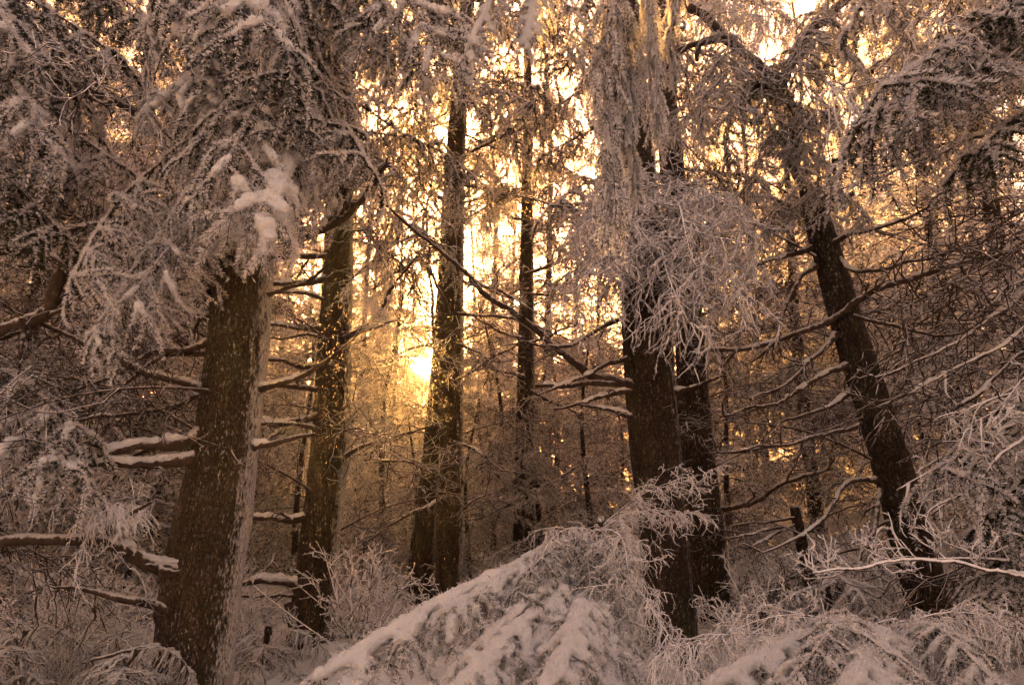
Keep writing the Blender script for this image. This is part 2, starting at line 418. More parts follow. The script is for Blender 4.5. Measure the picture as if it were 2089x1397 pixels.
def ground_z(x, y):
    t = np.clip((y - 3.0), 0, 60)
    z = 0.13 * t - 0.0006 * t ** 2
    z = z + 0.10 * np.sin(x * 0.9 + 1.3) * np.cos(y * 0.7) + 0.22 * np.sin(x * 0.23 + 0.7) * np.sin(y * 0.31) + 0.04 * np.sin(2.7 * x) * np.sin(2.3 * y + 1)
    e = np.clip((y - 8.5) / 6.0, 0, 1); e = e * e * (3 - 2 * e)          # the slope rises to either side behind the front row
    z = z + e * (0.22 * np.clip(x - 0.8, 0, 10) + 0.13 * np.clip(-1.8 - x, 0, 10))
    return z - 0.25 * np.exp(-(x ** 2 + y ** 2) / 6)

class Tree:
    """an Empty at the foot of the tree; parts are added in world coordinates"""
    def __init__(s, name, label, cat, base, group=None):
        s.base = np.asarray(base, float); s.e = empty(name, s.base, label, cat, group); s.path = None; s.rad = None; s.used = []
    def at(s, z):                        # centre of the trunk at height z
        return np.array([np.interp(z, s.path[:, 2], s.path[:, k]) for k in range(3)])
    def r(s, z): return float(np.interp(z, s.path[:, 2], s.rad))
    def trunk(s, pts, rad, seed, m=None, sides=72, step=0.035, zmax=12.0):
        rng = np.random.default_rng(seed)
        pts = np.asarray(pts, float); rad = np.asarray(rad, float)
        d0 = (pts[0] - pts[1]) / (pts[0] - pts[1])[2]
        zg = float(ground_z(pts[0][0], pts[0][1])) - 0.3
        if pts[0][2] > zg:
            q = pts[0] + d0 * (zg - pts[0][2]); pts = np.vstack([q, pts]); rad = np.r_[rad[0] * (1 + 0.12 * (pts[1][2] - zg)), rad]
        d1 = (pts[-1] - pts[-2]) / (pts[-1] - pts[-2])[2]
        if pts[-1][2] < zmax:
            q = pts[-1] + d1 * (zmax - pts[-1][2]); pts = np.vstack([pts, q]); rad = np.r_[rad, max(0.02, rad[-1] * 0.45)]
        A = resample(np.c_[pts, rad], max(12, int((zmax - zg) / step)))
        pa, ra = A[:, :3], A[:, 3]; s.path, s.rad = pa, ra
        n = len(pa); u = np.linspace(0, 1, sides, endpoint=False)[None, :] * np.ones((n, 1)); v = np.linspace(0, 1, n)[:, None] * np.ones((1, sides))
        h = (zmax - zg)
        ridge = noise2(rng, u + 0.03 * noise2(rng, u, v, 6, int(h * 4)), v, max(9, sides // 4), max(4, int(h * 5)))
        ridge = 1 - np.abs(2 * ridge - 1)
        fine = noise2(rng, u, v, sides // 2, int(h * 16))
        big = noise2(rng, u, v, 4, max(3, int(h * 0.9)))
        disp = 0.040 * (ridge - 0.5) + 0.026 * (fine - 0.5) + 0.06 * (big - 0.5)
        knots = rng.random((int(h * 2.2), 2))
        R = ra[:, None] * (1 + disp * np.clip(0.28 / np.maximum(ra[:, None], 0.05), 0.6, 1.6))
        for ku, kv in knots:
            du = np.minimum(np.abs(u - ku), 1 - np.abs(u - ku)) * 6.28 * ra[:, None]; dv = (v - kv) * h
            R = R + 0.022 * np.exp(-(du ** 2 + dv ** 2) / 0.0016)
        T = unit(np.gradient(pa, axis=0)); U = unit(np.cross(T, np.array([0, 1.0, 0]))); Wv = np.cross(T, U)
        a = u * 2 * np.pi
        V = pa[:, None] + R[..., None] * (U[:, None] * np.cos(a)[..., None] + Wv[:, None] * np.sin(a)[..., None]) - s.base
        i = np.arange(n * sides).reshape(n, sides)
        q = np.stack([i[:-1], np.roll(i, -1, 1)[:-1], np.roll(i, -1, 1)[1:], i[1:]], -1).reshape(-1, 4)
        G = Geo(); G.add(V.reshape(-1, 3), np.concatenate([q[:, [0, 1, 2]], q[:, [0, 2, 3]]]), 0, True)
        o = child('trunk', G.mesh('trunk', [m or M_BARK]), s.e); return o
    def branch(s, pts, r0, r1, seed, m=None, snow=0.0, sub=0, name='branch', sublen=0.35, frost=False):
        rng = np.random.default_rng(seed); G = Geo()
        pts = np.asarray(pts, float); L = np.linalg.norm(np.diff(pts, axis=0), axis=1).sum(); n = max(8, int(L / 0.05))
        q = resample(pts, n); t = np.linspace(0, 1, n)
        wob = np.cumsum(rng.normal(size=(n, 3)) + 1.2 * np.repeat(rng.normal(size=(n // 5 + 1, 3)), 5, 0)[:n], 0) * 0.0045; wob -= t[:, None] * wob[-1]
        q = q + wob; rr = (r0 + (r1 - r0) * t ** 0.8)
        rr = rr * (1 + 0.16 * np.sin(t * n * 0.55 + seed) * rng.random(n)); rr[0] *= 1.35
        G.add(*tubes(q - s.base, rr, 9, 0.10, rng), 0)
        if sub:
            S = offshoots(q[None] - s.base, sub, sublen, 0.85, rng, (0, 0, -1), 0.15, 7, 0.2, 0.97, 0.3, 0.9, 0.15)
            G.add(*tubes(S, np.broadcast_to(np.linspace(max(r1, r0 * .34), r1 * 0.6, 7), (len(S), 7)), 4, 0.1, rng), 0)
            S2 = offshoots(S, 4, sublen * 0.45, 0.8, rng, (0, 0, -1), 0.2, 5, 0.25, 0.95, 0.3, 1.2)
            G.add(*tubes(S2, np.broadcast_to(np.linspace(r1 * 0.7, r1 * 0.4, 5), (len(S2), 5)), 3), 0)
        o = child(name, G.mesh(name, [m or M_TWIG]), s.e)
        if snow:
            k = max(6, int(L / 0.03)); x = np.linspace(0.02, 0.9, k); p = resample(q, 200)[(x * 199).astype(int)]
            amt = np.clip(0.55 + 0.6 * np.sin(x * L * 3.1 + seed) + 0.3 * rng.normal(size=k), 0, 1.3) * snow
            rb = np.interp(x, t, rr); run = []
            for j in range(k + 1):
                if j < k and amt[j] > 0.12: run.append(j); continue
                if len(run) > 3:
                    i = np.array(run); e_ = np.sin(np.linspace(0.3, np.pi - 0.3, len(i))) ** 0.6
                    S_ = np.stack([rb[i] * 1.1 + 0.015 + amt[i] * 0.02, rb[i] * 1.0 + 0.012 * amt[i], rb[i] * 0.45 + 0.032 * amt[i]], 1) * e_[:, None]
                    V, F = remeshed(p[i] + np.array([0, 0, 1.0]) * (rb[i] * 0.85)[:, None] - s.base, S_, rng, 0.014, 0.1)
                    g2 = Geo(); g2.add(V, F, 0, True); child('snow', g2.mesh('snow', [M_SNOW]), o)
                run = []
        return o
    def bough(s, me, A, B, roll=0.0, L=2.0, name='bough', wide=1.0):
        A = np.asarray(A, float); B = np.asarray(B, float)
        x = B - A; l = np.linalg.norm(x); x = x / l
        up = np.array([0, 0, 1.0]) if abs(x[2]) < 0.93 else np.array([0, -1.0, 0.2])
        z = up - x * (up @ x); z /= np.linalg.norm(z); y = np.cross(z, x)
        c, sn = math.cos(roll), math.sin(roll); y, z = y * c + z * sn, z * c - y * sn
        k = l / L; kk = min(max(k, 0.55), 1.5) * wide
        p = A - s.base
        M = Matrix(((x[0] * k, y[0] * kk, z[0] * kk, p[0]), (x[1] * k, y[1] * kk, z[1] * kk, p[1]), (x[2] * k, y[2] * kk, z[2] * kk, p[2]), (0, 0, 0, 1)))
        return child(name, me, s.e, M=M)

# ------------------------------------------------------------------ the setting
def build_ground():
    xs = np.concatenate([np.linspace(-110, -14, 40), np.linspace(-13.6, 13.6, 110), np.linspace(14, 110, 40)])
    ys = np.concatenate([np.linspace(-20, 0, 12), np.linspace(0.3, 26, 110), np.linspace(27, 150, 40)])
    X, Y = np.meshgrid(xs, ys); Z = ground_z(X, Y)
    rng = np.random.default_rng(5)
    for k in range(26):
        a = rng.random() * 6.28; f = rng.uniform(2.0, 7.0)
        Z = Z + 0.035 / (f / 3) * np.sin(f * (X * math.cos(a) + Y * math.sin(a)) + rng.random() * 6)
    n = len(ys); mm = len(xs); i = np.arange(n * mm).reshape(n, mm)
    q = np.stack([i[:-1, :-1], i[:-1, 1:], i[1:, 1:], i[1:, :-1]], -1).reshape(-1, 4)
    G = Geo(); G.add(np.stack([X, Y, Z], -1).reshape(-1, 3), np.concatenate([q[:, [0, 1, 2]], q[:, [0, 2, 3]]]), 0, True)
    o = bpy.data.objects.new('ground', G.mesh('ground', [M_GROUND])); COL.objects.link(o); tag(o, kind='structure')
build_ground()

# ------------------------------------------------------------------ bough meshes, shared by all their copies
NF = [M_TWIG, M_NEEDLE, M_RIME, M_SNOW]; ND = [M_TWIG, M_NEEDLE_D, M_RIME, M_SNOW]; RF = [M_TWIGF, M_NEEDLE, M_RIMET, M_SNOW]
NW = [M_TWIG, M_NEEDLE_W, M_RIME, M_SNOW]
SNOWY = [bough_mesh(10 + k, ns=18, nt_=6, tl=0.22, den=720, nl=0.027, nw=0.0065, snow=(0.75, 0.93, 0.65, 0.85)[k], snow_r=0.024, voxel=0.012, droop=0.6, tdroop=0.8, arch=0.12, mats=NF, plane=0.5) for k in range(4)]
FROSTY = [bough_mesh(20 + k, ns=18, nt_=7, tl=0.22, den=640, nl=0.028, nw=0.0065, droop=0.5, tdroop=0.9, arch=0.10, mats=(NF, ND, NF)[k], plane=0.5) for k in range(3)]
LOADED = [bough_mesh(30 + k, ns=22, nt_=6, tl=0.2, den=560, nl=0.036, nw=0.006, snow=(1.15, 0.98, 1.3)[k], snow_r=0.045, droop=0.8, tdroop=0.7, arch=0.07, mats=NW, plane=0.6, voxel=0.015) for k in range(3)]
HANG = [bough_mesh(40 + k, L=2.0, arch=0.03, ns=14, sl=0.36, nt_=7, tl=0.28, droop=0.9, tdroop=1.0, g=(1.0, 0, 0), ang=0.5, den=700, nl=0.058, nw=0.0075, plane=1.6, mats=NW) for k in range(3)]
RIMED = [bough_mesh(50 + k, ns=20, sl=0.75, nt_=5, tl=0.28, droop=(0.5, 0.25, 0.6, 0.3)[k], tdroop=(0.8, 0.4, 0.9, 0.5)[k], arch=0.12, den=0, rime=0.0048, rden=230, mats=RF, third=3, plane=0.9, wob=0.32) for k in range(4)]
SPIKY = [bough_mesh(60 + k, ns=18, sl=0.5, nt_=5, tl=0.16, droop=-0.1, tdroop=-0.2, arch=0.05, den=0, rime=0.004, rden=190, mats=RF, third=2, plane=1.0, up=0.4, wob=0.3) for k in range(2)]

DEADF = [bough_mesh(70 + k, ns=13, sl=0.8, nt_=5, tl=0.34, droop=0.1, tdroop=0.1, arch=0.10, den=0, wood=0.017, tw=0.0055, third=3, plane=1.2, wob=0.4, mats=[M_TWIG if k < 2 else M_TWIGF] * 4, name='dead_branch') for k in range(3)]

# coarse boughs merged into the crowns of the trees behind
def crown_parts(seed, n, **k):
    return [make_bough(seed + i, **k)[0].arrays() for i in range(n)]
MIDP = crown_parts(100, 5, L=2.0, ns=14, sl=0.7, nt_=5, tl=0.3, den=46, nl=0.085, nw=0.016, rhomb=False, droop=0.5, tdroop=0.8, arch=0.08, wood=0.018, lean=True)
FARP = crown_parts(120, 4, L=2.0, ns=7, sl=0.75, nt_=2, tl=0.4, den=6, nl=0.24, nw=0.075, rhomb=False, droop=0.5, tdroop=0.8, arch=0.08, wood=0.01, lean=True)

def crown_mesh(name, parts, seed, z0, z1, n, rmax, mats, fall=0.25):
    rng = np.random.default_rng(seed); G = Geo()
    for i in range(n):
        f = (i + rng.random()) / n; z = z0 + (z1 - z0) * f ** 1.15
        a = i * 2.39996 + rng.uniform(-.4, .4); l = rmax * (1.02 - f) ** 0.75 * rng.uniform(0.7, 1.15) + 0.15
        d = fall * (1.2 - f) + rng.uniform(-.12, .12); k = l / 2.0
        x = np.array([math.cos(a) * math.cos(d), math.sin(a) * math.cos(d), -math.sin(d)]); y = np.array([-math.sin(a), math.cos(a), 0]); zz = np.cross(x, y)
        kk = min(max(k, 0.5), 1.2)
        G.merge(parts[rng.integers(len(parts))], np.stack([x * k, y * kk, zz * kk], 1), np.array([0, 0, z]))
    return G.mesh(name, mats)
NFAR = [M_TWIG, M_NEEDLE_F, M_RIME, M_SNOW]
MIDC = [crown_mesh('crown', MIDP, 200 + k, (2.2, 1.2, 3.2)[k], (15, 13, 16)[k], (105, 110, 95)[k], (3.0, 2.7, 3.1)[k], NFAR, 0.35) for k in range(3)]
SPARSEC = [crown_mesh('crown', MIDP, 240 + k, (2.0, 3.0, 1.4)[k], (15, 13, 16)[k], 62, (2.6, 2.4, 2.7)[k], NFAR, 0.3) for k in range(3)]
YOUNGC = [crown_mesh('crown', MIDP, 220 + k, 0.25, 4.4, 44, 1.7, NFAR, 0.3) for k in range(2)]
FARC = [crown_mesh('crown', FARP, 210 + k, (1.5, 2.5, 0.8)[k], (17, 19, 14)[k], 48, (3.0, 3.2, 2.8)[k], NFAR, 0.35) for k in range(3)]
def pole_mesh(seed, h, r):
    rng = np.random.default_rng(seed); n = int(h / 0.25); s = np.linspace(0, 1, n)
    p = np.stack([0.16 * np.sin(s * 6 + seed) * s, 0.14 * np.cos(s * 7 + seed) * s, -0.4 + s * (h + 0.3)], 1)
    G = Geo(); G.add(*tubes(p, r * (1.05 - s) ** 0.8 + 0.01, 14, 0.05, rng), 0); return G.mesh('trunk', [M_BARK_D])
MIDT = [pole_mesh(k, (15, 13, 16)[k], 0.17) for k in range(3)]; THINT = [pole_mesh(30 + k, (15, 13, 16)[k], 0.085) for k in range(3)]; YOUNGT = [pole_mesh(7 + k, 4.4, 0.05) for k in range(2)]; FART = [pole_mesh(4 + k, (17, 19, 14)[k], 0.2) for k in range(3)]
def twig_tangle(seed, z0, z1, n, l0):
    rng = np.random.default_rng(seed); G = Geo()
    z = rng.uniform(z0, z1, n); a = rng.random(n) * 6.28; l = l0 * rng.uniform(0.5, 1.2, n)
    s = np.linspace(0, 1, 9)[None, :, None]; d = np.stack([np.cos(a), np.sin(a), rng.uniform(-.45, .35, n)], 1)
    c = rng.normal(size=(n, 1, 3)) * 0.34 * l[:, None, None]; c[..., 2] += 0.12
    M_ = np.stack([0 * z, 0 * z, z], 1)[:, None] + d[:, None] * s * l[:, None, None] + c * s ** 2
    G.add(*tubes(M_, np.broadcast_to(np.linspace(0.019, 0.007, 9), (n, 9)), 4, 0.1, rng), 0)
    S = offshoots(M_, 6, l0 * 0.4, 0.8, rng, (0, 0, -1), 0.15, 6, 0.2, 0.95, 0.4, 1.0)
    G.add(*tubes(S, np.broadcast_to(np.linspace(0.009, 0.005, 6), (len(S), 6)), 3), 0)
    return G.mesh('dead_branches', [M_TWIGF if seed == 1 else M_TWIG])
TANGLE = [twig_tangle(k, 0.6, 7.5, 56, 2.1) for k in range(3)]

# ------------------------------------------------------------------ the trees in front, one by one
def px_trunk(rows, d):                  # rows: (y, left edge, right edge) down the photograph, foot first
    pts = [P((l + r) / 2, y, d) for y, l, r in rows]
    rad = []
    for y, l, r in rows:
        a = P(l, y, d); b = P(r, y, d); rad.append(np.linalg.norm(a - b) / 2)
    return np.array(pts), np.array(rad)

def near_tree(label, rows, d, seed, zmax=11.0, sides=72, step=0.035, m=None, name='fir_tree', group='tall firs in front'):
    pts, rad = px_trunk(rows, d)
    b = pts[0] + (pts[0] - pts[1]) / (pts[0] - pts[1])[2] * (float(ground_z(pts[0][0], d)) - pts[0][2])
    t = Tree(name, label, 'tree', b, group); t.trunk(pts, rad, seed, m, sides, step, zmax); return t

def line(t, pp, w0, w1, seed, snow=0.0, sub=0, m=None, **k):
    """a branch along photograph points (x, y, depth); widths in photograph pixels"""
    pts = [P(*p) for p in pp]; d = np.mean([p[2] for p in pp])
    return t.branch(pts, w0 * d / FPX / 2, w1 * d / FPX / 2, seed, m, snow, sub, **k)

D1, D2, D3, D4, D5, D6, D7 = 6.5, 9.0, 11.5, 13.5, 7.7, 9.4, 7.6
T1 = near_tree('thickest dark trunk standing at the far left of the row, rime along its flank', [(1397, 312, 470), (1200, 332, 490), (1050, 362, 512), (900, 396, 524), (700, 424, 546), (500, 440, 558), (250, 470, 580)], D1, 1, 11, 96, 0.028, m=M_BARK_S)
T2 = near_tree('second trunk from the left with short snowy side branches reaching left', [(1397, 572, 676), (1250, 592, 684), (1100, 612, 693), (900, 637, 711), (700, 650, 716), (500, 662, 718), (250, 672, 720)], D2, 2, 12, 72)
T3 = near_tree('tall straight trunk just right of the sun, wrapped by thin climbing stems', [(1250, 884, 938), (1100, 890, 944), (900, 898, 945), (600, 893, 946), (300, 912, 950), (150, 926, 958)], D3, 3, 15, 64)
T3B = near_tree('slim dark trunk leaning against the one beside it, right under the sun', [(1250, 830, 884), (1050, 848, 892), (900, 864, 902), (760, 879, 910), (600, 892, 916)], D3 + 0.35, 33, 7.6, 56)
T4 = near_tree('thin pole trunk in the middle, half hidden by hanging frosted sprays', [(1100, 1046, 1092), (900, 1052, 1092), (700, 1058, 1090), (500, 1062, 1088), (300, 1066, 1086)], D4, 4, 14, 48)
T5 = near_tree('stout dark trunk right of the middle, whose upper part is hidden by rimed boughs', [(1300, 1318, 1424), (1100, 1308, 1404), (900, 1284, 1388), (780, 1276, 1376), (640, 1270, 1366), (450, 1262, 1346)], D5, 5, 11, 84, 0.03, m=M_BARK_D)
T6 = near_tree('grey rimed trunk close behind the stout one right of the middle', [(1250, 1414, 1494), (1050, 1396, 1474), (900, 1382, 1456), (720, 1378, 1440), (600, 1366, 1424), (400, 1350, 1402)], D6, 6, 12, 64, m=M_BARK_S)
T7 = near_tree('slender trunk at the right leaning strongly to the left', [(1290, 1868, 1950), (1100, 1820, 1902), (900, 1768, 1842), (700, 1708, 1774), (500, 1656, 1710), (380, 1630, 1670)], D7, 7, 4.9, 72, 0.03, m=M_BARK_S)

# trees that stand beside the view and reach into it
def side_tree(label, x, y, r, seed, zmax=10, lean=0.0):
    z = float(ground_z(x, y)); t = Tree('fir_tree', label, 'tree', (x, y, z), 'firs beside the view')
    t.trunk([[x, y, z - 0.2], [x + lean, y, z + 5]], [r, r * 0.8], seed, None, 40, 0.06, zmax); return t
TL = side_tree('fir outside the left edge, its dark crooked limbs reaching into view', -6.0, 6.0, 0.24, 41)
TR = side_tree('fir outside the right edge, its long pale slanting branches crossing the view', 6.6, 6.6, 0.22, 42)
TO = side_tree('fir overhanging from above, its shaggy bough dangling in the upper middle', 3.6, 2.2, 0.2, 43)

# --- branches of the first trunk
line(T1, [(560, 525, 6.45), (620, 492, 6.3), (700, 435, 6.1), (790, 335, 5.8)], 26, 9, 101, 0.15, 3, sublen=0.2)
line(T1, [(420, 800, 6.4), (300, 752, 6.2), (160, 684, 6.0), (20, 628, 5.9)], 20, 7, 102, 0.3, 4)
line(T1, [(440, 690, 6.4), (330, 712, 6.3), (250, 760, 6.2), (150, 800, 6.1)], 18, 6, 103, 0.4, 4)
line(T1, [(440, 722, 6.45), (360, 722, 6.4), (300, 752, 6.3), (190, 830, 6.2)], 16, 6, 104, 0.2, 3)
line(T1, [(420, 802, 6.4), (320, 826, 6.3), (150, 858, 6.2)], 14, 6, 105, 0.3, 3)
line(T1, [(405, 885, 6.35), (330, 905, 6.1), (250, 925, 5.9), (60, 965, 5.6)], 34, 10, 106, 0.55, 3)
line(T1, [(395, 935, 6.35), (300, 938, 6.0), (200, 945, 5.8), (70, 990, 5.5)], 30, 8, 107, 0.5, 2)
line(T1, [(372, 1162, 6.3), (290, 1142, 6.0), (200, 1112, 5.8), (90, 1105, 5.7), (-30, 1108, 5.6)], 34, 20, 108, 0.25, 2)
line(T1, [(205, 1112, 5.8), (228, 1055, 5.75), (250, 1048, 5.7), (312, 1022, 5.6)], 13, 5, 109, 0.0, 3, sublen=0.15)
line(T1, [(345, 1245, 6.3), (270, 1222, 6.1), (200, 1205, 6.0), (145, 1196, 5.9)], 26, 7, 110, 0.2, 2, sublen=0.2)
line(T1, [(335, 1318, 6.3), (270, 1322, 6.2), (190, 1345, 6.1)], 15, 5, 111, 0.4, 2, sublen=0.2)
line(T1, [(440, 545, 6.4), (395, 530, 6.2), (330, 520, 6.1)], 22, 9, 112, 0.2, 2, sublen=0.25)
line(T1, [(430, 590, 6.4), (380, 588, 6.2), (300, 592, 6.0)], 16, 6, 113, 0.4, 2, sublen=0.25)
line(T1, [(430, 645, 6.4), (390, 636, 6.2), (330, 622, 6.0)], 22, 8, 114, 0.2, 2, sublen=0.25)
line(T1, [(530, 792, 6.45), (600, 765, 6.3), (700, 715, 6.1), (800, 655, 5.9)], 14, 4, 115, 0.5, 3, sublen=0.25)
line(T1, [(515, 912, 6.45), (560, 905, 6.3), (642, 885, 6.1)], 18, 7, 116, 0.8, 1, sublen=0.2)
line(T1, [(545, 600, 6.45), (640, 560, 6.3), (720, 470, 6.1)], 12, 4, 117, 0.3, 2, sublen=0.25)
# --- short branches of the second trunk, reaching left behind the first one
for k, (y0, x1, y1, w, sn) in enumerate([(522, 560, 530, 16, .5), (566, 540, 566, 18, .4), (612, 545, 600, 10, .4), (668, 540, 662, 12, .6), (690, 545, 690, 8, .3), (742, 540, 728, 15, .2),
                                         (795, 535, 788, 15, .3), (848, 525, 855, 20, .9), (874, 530, 866, 10, .3), (1052, 505, 1048, 18, .6), (1190, 480, 1192, 20, .7), (1215, 490, 1212, 10, .2), (1335, 460, 1352, 34, 1.0)]):
    xc = np.interp(y0, [500, 900, 1397], [672, 648, 590])
    line(T2, [(xc, y0, 8.9), ((xc + x1) / 2, (y0 + y1) / 2 + (6 if k % 2 else -6), 8.8), (x1 - 60, y1, 8.7)], w, w * 0.35, 130 + k, sn, 2, sublen=0.3)
line(T2, [(592, 1230, 8.85), (588, 1300, 8.8), (585, 1420, 8.8)], 24, 24, 150, 0.0)
line(T2, [(700, 690, 8.9), (770, 640, 8.8), (850, 520, 8.7)], 12, 4, 151, 0.2, 3)
line(T2, [(705, 930, 8.9), (760, 900, 8.8), (840, 880, 8.6)], 10, 4, 152, 0.5, 3)
# --- third: climbing stems and side branches
for k, pp in enumerate([[(925, 1000, 11.2), (905, 850, 11.2), (885, 640, 11.1), (860, 480, 11.0), (885, 330, 11.1)], [(935, 900, 11.25), (925, 600, 11.2), (935, 420, 11.2), (925, 230, 11.2)],
                        [(900, 1230, 11.2), (893, 1050, 11.2), (905, 930, 11.2), (902, 800, 11.2)], [(915, 640, 11.2), (880, 520, 11.0), (868, 420, 10.9), (790, 330, 10.6)]]):
    line(T3, pp, 8, 5, 160 + k, 0.0, 4, sublen=0.3)
for k, (y, x1, y1, w) in enumerate([(330, 1100, 250, 8), (420, 780, 300, 9), (560, 1100, 640, 10), (470, 1080, 380, 8), (700, 1040, 770, 9), (640, 1180, 700, 8), (780, 1060, 700, 7), (500, 760, 590, 9), (690, 740, 760, 8), (860, 760, 930, 9), (980, 720, 940, 9), (1060, 1020, 1000, 8),
                                    (900, 1030, 960, 8), (1010, 740, 1110, 9), (250, 1090, 150, 9), (210, 780, 130, 9), (380, 1130, 420, 7)]):
    xc = 920; d1 = 11.3 - 0.9 * ((k * 7) % 5) / 4
    line(T3, [(xc, y, 11.4), ((xc + x1) / 2, (y + y1) / 2 - 10, 11.0), (x1, y1, d1)], w, 3, 170 + k, 0.25, 6, sublen=0.55)
# --- fourth
for k, (y, x1, y1, w) in enumerate([(700, 1180, 660, 9), (770, 960, 730, 8), (790, 1230, 840, 10), (620, 950, 560, 8), (600, 1200, 590, 8), (560, 1200, 500, 8), (690, 960, 640, 7), (1010, 990, 940, 12), (1020, 940, 1060, 9), (1000, 1200, 940, 10), (450, 980, 400, 7), (480, 1170, 420, 7)]):
    line(T4, [(1073, y, 13.4), ((1073 + x1) / 2, (y + y1) / 2 + 8, 13.1), (x1, y1, 12.8)], w, 3, 190 + k, 0.4, 5, sublen=0.5)
# --- fifth
line(T5, [(1290, 785, 7.6), (1190, 738, 7.5), (1060, 640, 7.4), (940, 545, 7.3), (840, 470, 7.2), (770, 395, 7.1)], 22, 5, 210, 0.1, 5, sublen=0.4)
line(T5, [(1285, 778, 7.6), (1180, 782, 7.5), (1092, 786, 7.4)], 16, 8, 211, 0.8, 0)
line(T5, [(1280, 735, 7.6), (1210, 760, 7.5), (1110, 800, 7.3)], 13, 5, 212, 0.5, 2, sublen=0.2)
line(T5, [(1290, 640, 7.6), (1200, 672, 7.5), (1150, 690, 7.4), (1080, 700, 7.2)], 12, 5, 213, 0.2, 2, sublen=0.2)
line(T5, [(1290, 800, 7.6), (1230, 815, 7.5), (1130, 835, 7.3)], 13, 5, 214, 0.3, 1, sublen=0.2)
line(T5, [(1292, 850, 7.6), (1230, 835, 7.5), (1185, 825, 7.4)], 12, 5, 215, 0.5, 1, sublen=0.2)
line(T5, [(1375, 800, 7.6), (1420, 785, 7.4), (1475, 765, 7.3)], 14, 5, 216, 0.3, 0)
line(T6, [(1470, 1040, 9.3), (1510, 1028, 9.1), (1600, 985, 8.9), (1700, 955, 8.7)], 14, 5, 218, 0.3, 3)
line(T6, [(1440, 920, 9.3), (1500, 925, 9.1), (1590, 905, 8.9)], 10, 4, 219, 0.2, 3)
# --- seventh, the leaning one
line(T7, [(1680, 660, 7.5), (1800, 592, 7.3), (1950, 545, 7.1), (2120, 490, 6.9)], 16, 9, 230, 0.2, 5)
line(T7, [(1690, 655, 7.5), (1580, 688, 7.3), (1500, 705, 7.2), (1420, 715, 7.1)], 14, 8, 231, 0.2, 4)
line(T7, [(1702, 680, 7.5), (1650, 725, 7.3), (1590, 785, 7.1), (1530, 815, 7.0)], 16, 4, 232, 0.1, 4, sublen=0.3)
line(T7, [(1725, 748, 7.5), (1640, 790, 7.3), (1560, 830, 7.1), (1470, 850, 6.9)], 14, 4, 233, 0.2, 4)
line(T7, [(1738, 795, 7.5), (1660, 835, 7.3), (1585, 862, 7.2)], 13, 4, 234, 0.3, 3)
line(T7, [(1755, 868, 7.5), (1660, 895, 7.3), (1570, 922, 7.1), (1450, 925, 6.9)], 12, 4, 235, 0.2, 5)
line(T7, [(1785, 978, 7.5), (1730, 980, 7.3), (1700, 1020, 7.1), (1640, 1080, 7.0), (1550, 1130, 6.8)], 14, 4, 236, 0.2, 4)
line(T7, [(1800, 1000, 7.45), (1790, 1070, 7.3), (1770, 1110, 7.2), (1745, 1160, 7.1)], 12, 6, 237, 0.1, 2, sublen=0.2)
line(T7, [(1655, 505, 7.5), (1600, 520, 7.4), (1540, 540, 7.2)], 14, 6, 238, 0.4, 1)
line(T7, [(1700, 500, 7.5), (1750, 485, 7.3), (1800, 470, 7.1), (1900, 420, 6.9)], 12, 5, 239, 0.3, 4)
line(T7, [(1712, 530, 7.5), (1750, 560, 7.3), (1800, 565, 7.1), (1900, 535, 6.9), (2000, 500, 6.7)], 12, 5, 240, 0.2, 5)
line(T7, [(1665, 545, 7.45), (1630, 590, 7.3), (1605, 640, 7.2), (1600, 720, 7.1), (1640, 740, 7.0)], 14, 4, 241, 0.1, 4, sublen=0.3)
line(T7, [(1735, 640, 7.5), (1830, 660, 7.2), (1920, 678, 7.0), (2010, 650, 6.8)], 11, 4, 242, 0.1, 5)
line(T7, [(1815, 1065, 7.5), (1780, 1090, 7.3), (1750, 1190, 7.1)], 10, 5, 243, 0.1, 2, sublen=0.2)
line(T7, [(1650, 400, 7.55), (1606, 340, 7.5), (1600, 250, 7.4), (1575, 180, 7.3), (1480, 90, 7.2), (1370, -10, 7.1)], 26, 22, 244, 0.15, 4, name='limb', sublen=0.6)
line(T7, [(1606, 330, 7.5), (1640, 300, 7.4), (1660, 320, 7.3)], 22, 8, 245, 0.2, 2, sublen=0.3)
line(T7, [(1580, 200, 7.4), (1630, 90, 7.5), (1680, 30, 7.6), (1740, -30, 7.7)], 14, 22, 246, 0.2, 3, name='limb', sublen=0.6)
line(T7, [(1700, 330, 7.5), (1850, 300, 7.3), (1920, 300, 7.1), (1990, 270, 7.0)], 12, 5, 247, 0.2, 5)
# --- limbs from the left edge
line(TL, [(-330, 760, 6.0), (-60, 700, 5.9), (60, 640, 5.8), (115, 560, 5.8), (205, 488, 5.7)], 52, 22, 250, 0.2, 4, name='limb', sublen=0.5)
line(TL, [(50, 655, 5.8), (48, 700, 5.75), (40, 760, 5.7)], 16, 5, 251, 0, 2, sublen=0.2)
line(TL, [(-330, 420, 5.8), (-40, 492, 5.7), (90, 535, 5.6), (160, 560, 5.6)], 34, 10, 252, 0.4, 3, name='limb')
line(TL, [(-330, 520, 5.9), (-20, 520, 5.8), (120, 478, 5.8), (260, 440, 5.8)], 26, 8, 253, 0.6, 3, name='limb')
line(TL, [(-330, 170, 6.1), (-50, 140, 6.2), (80, 150, 6.2), (200, 190, 6.2), (290, 235, 6.2)], 34, 16, 254, 0.3, 3, name='limb')
line(TL, [(-300, 260, 6.1), (-20, 215, 6.1), (110, 205, 6.1), (200, 200, 6.1)], 18, 6, 255, 0.2, 3)
line(TL, [(-330, 700, 5.9), (0, 690, 5.9), (180, 605, 5.8), (280, 560, 5.7)], 20, 5, 256, 0.4, 3)
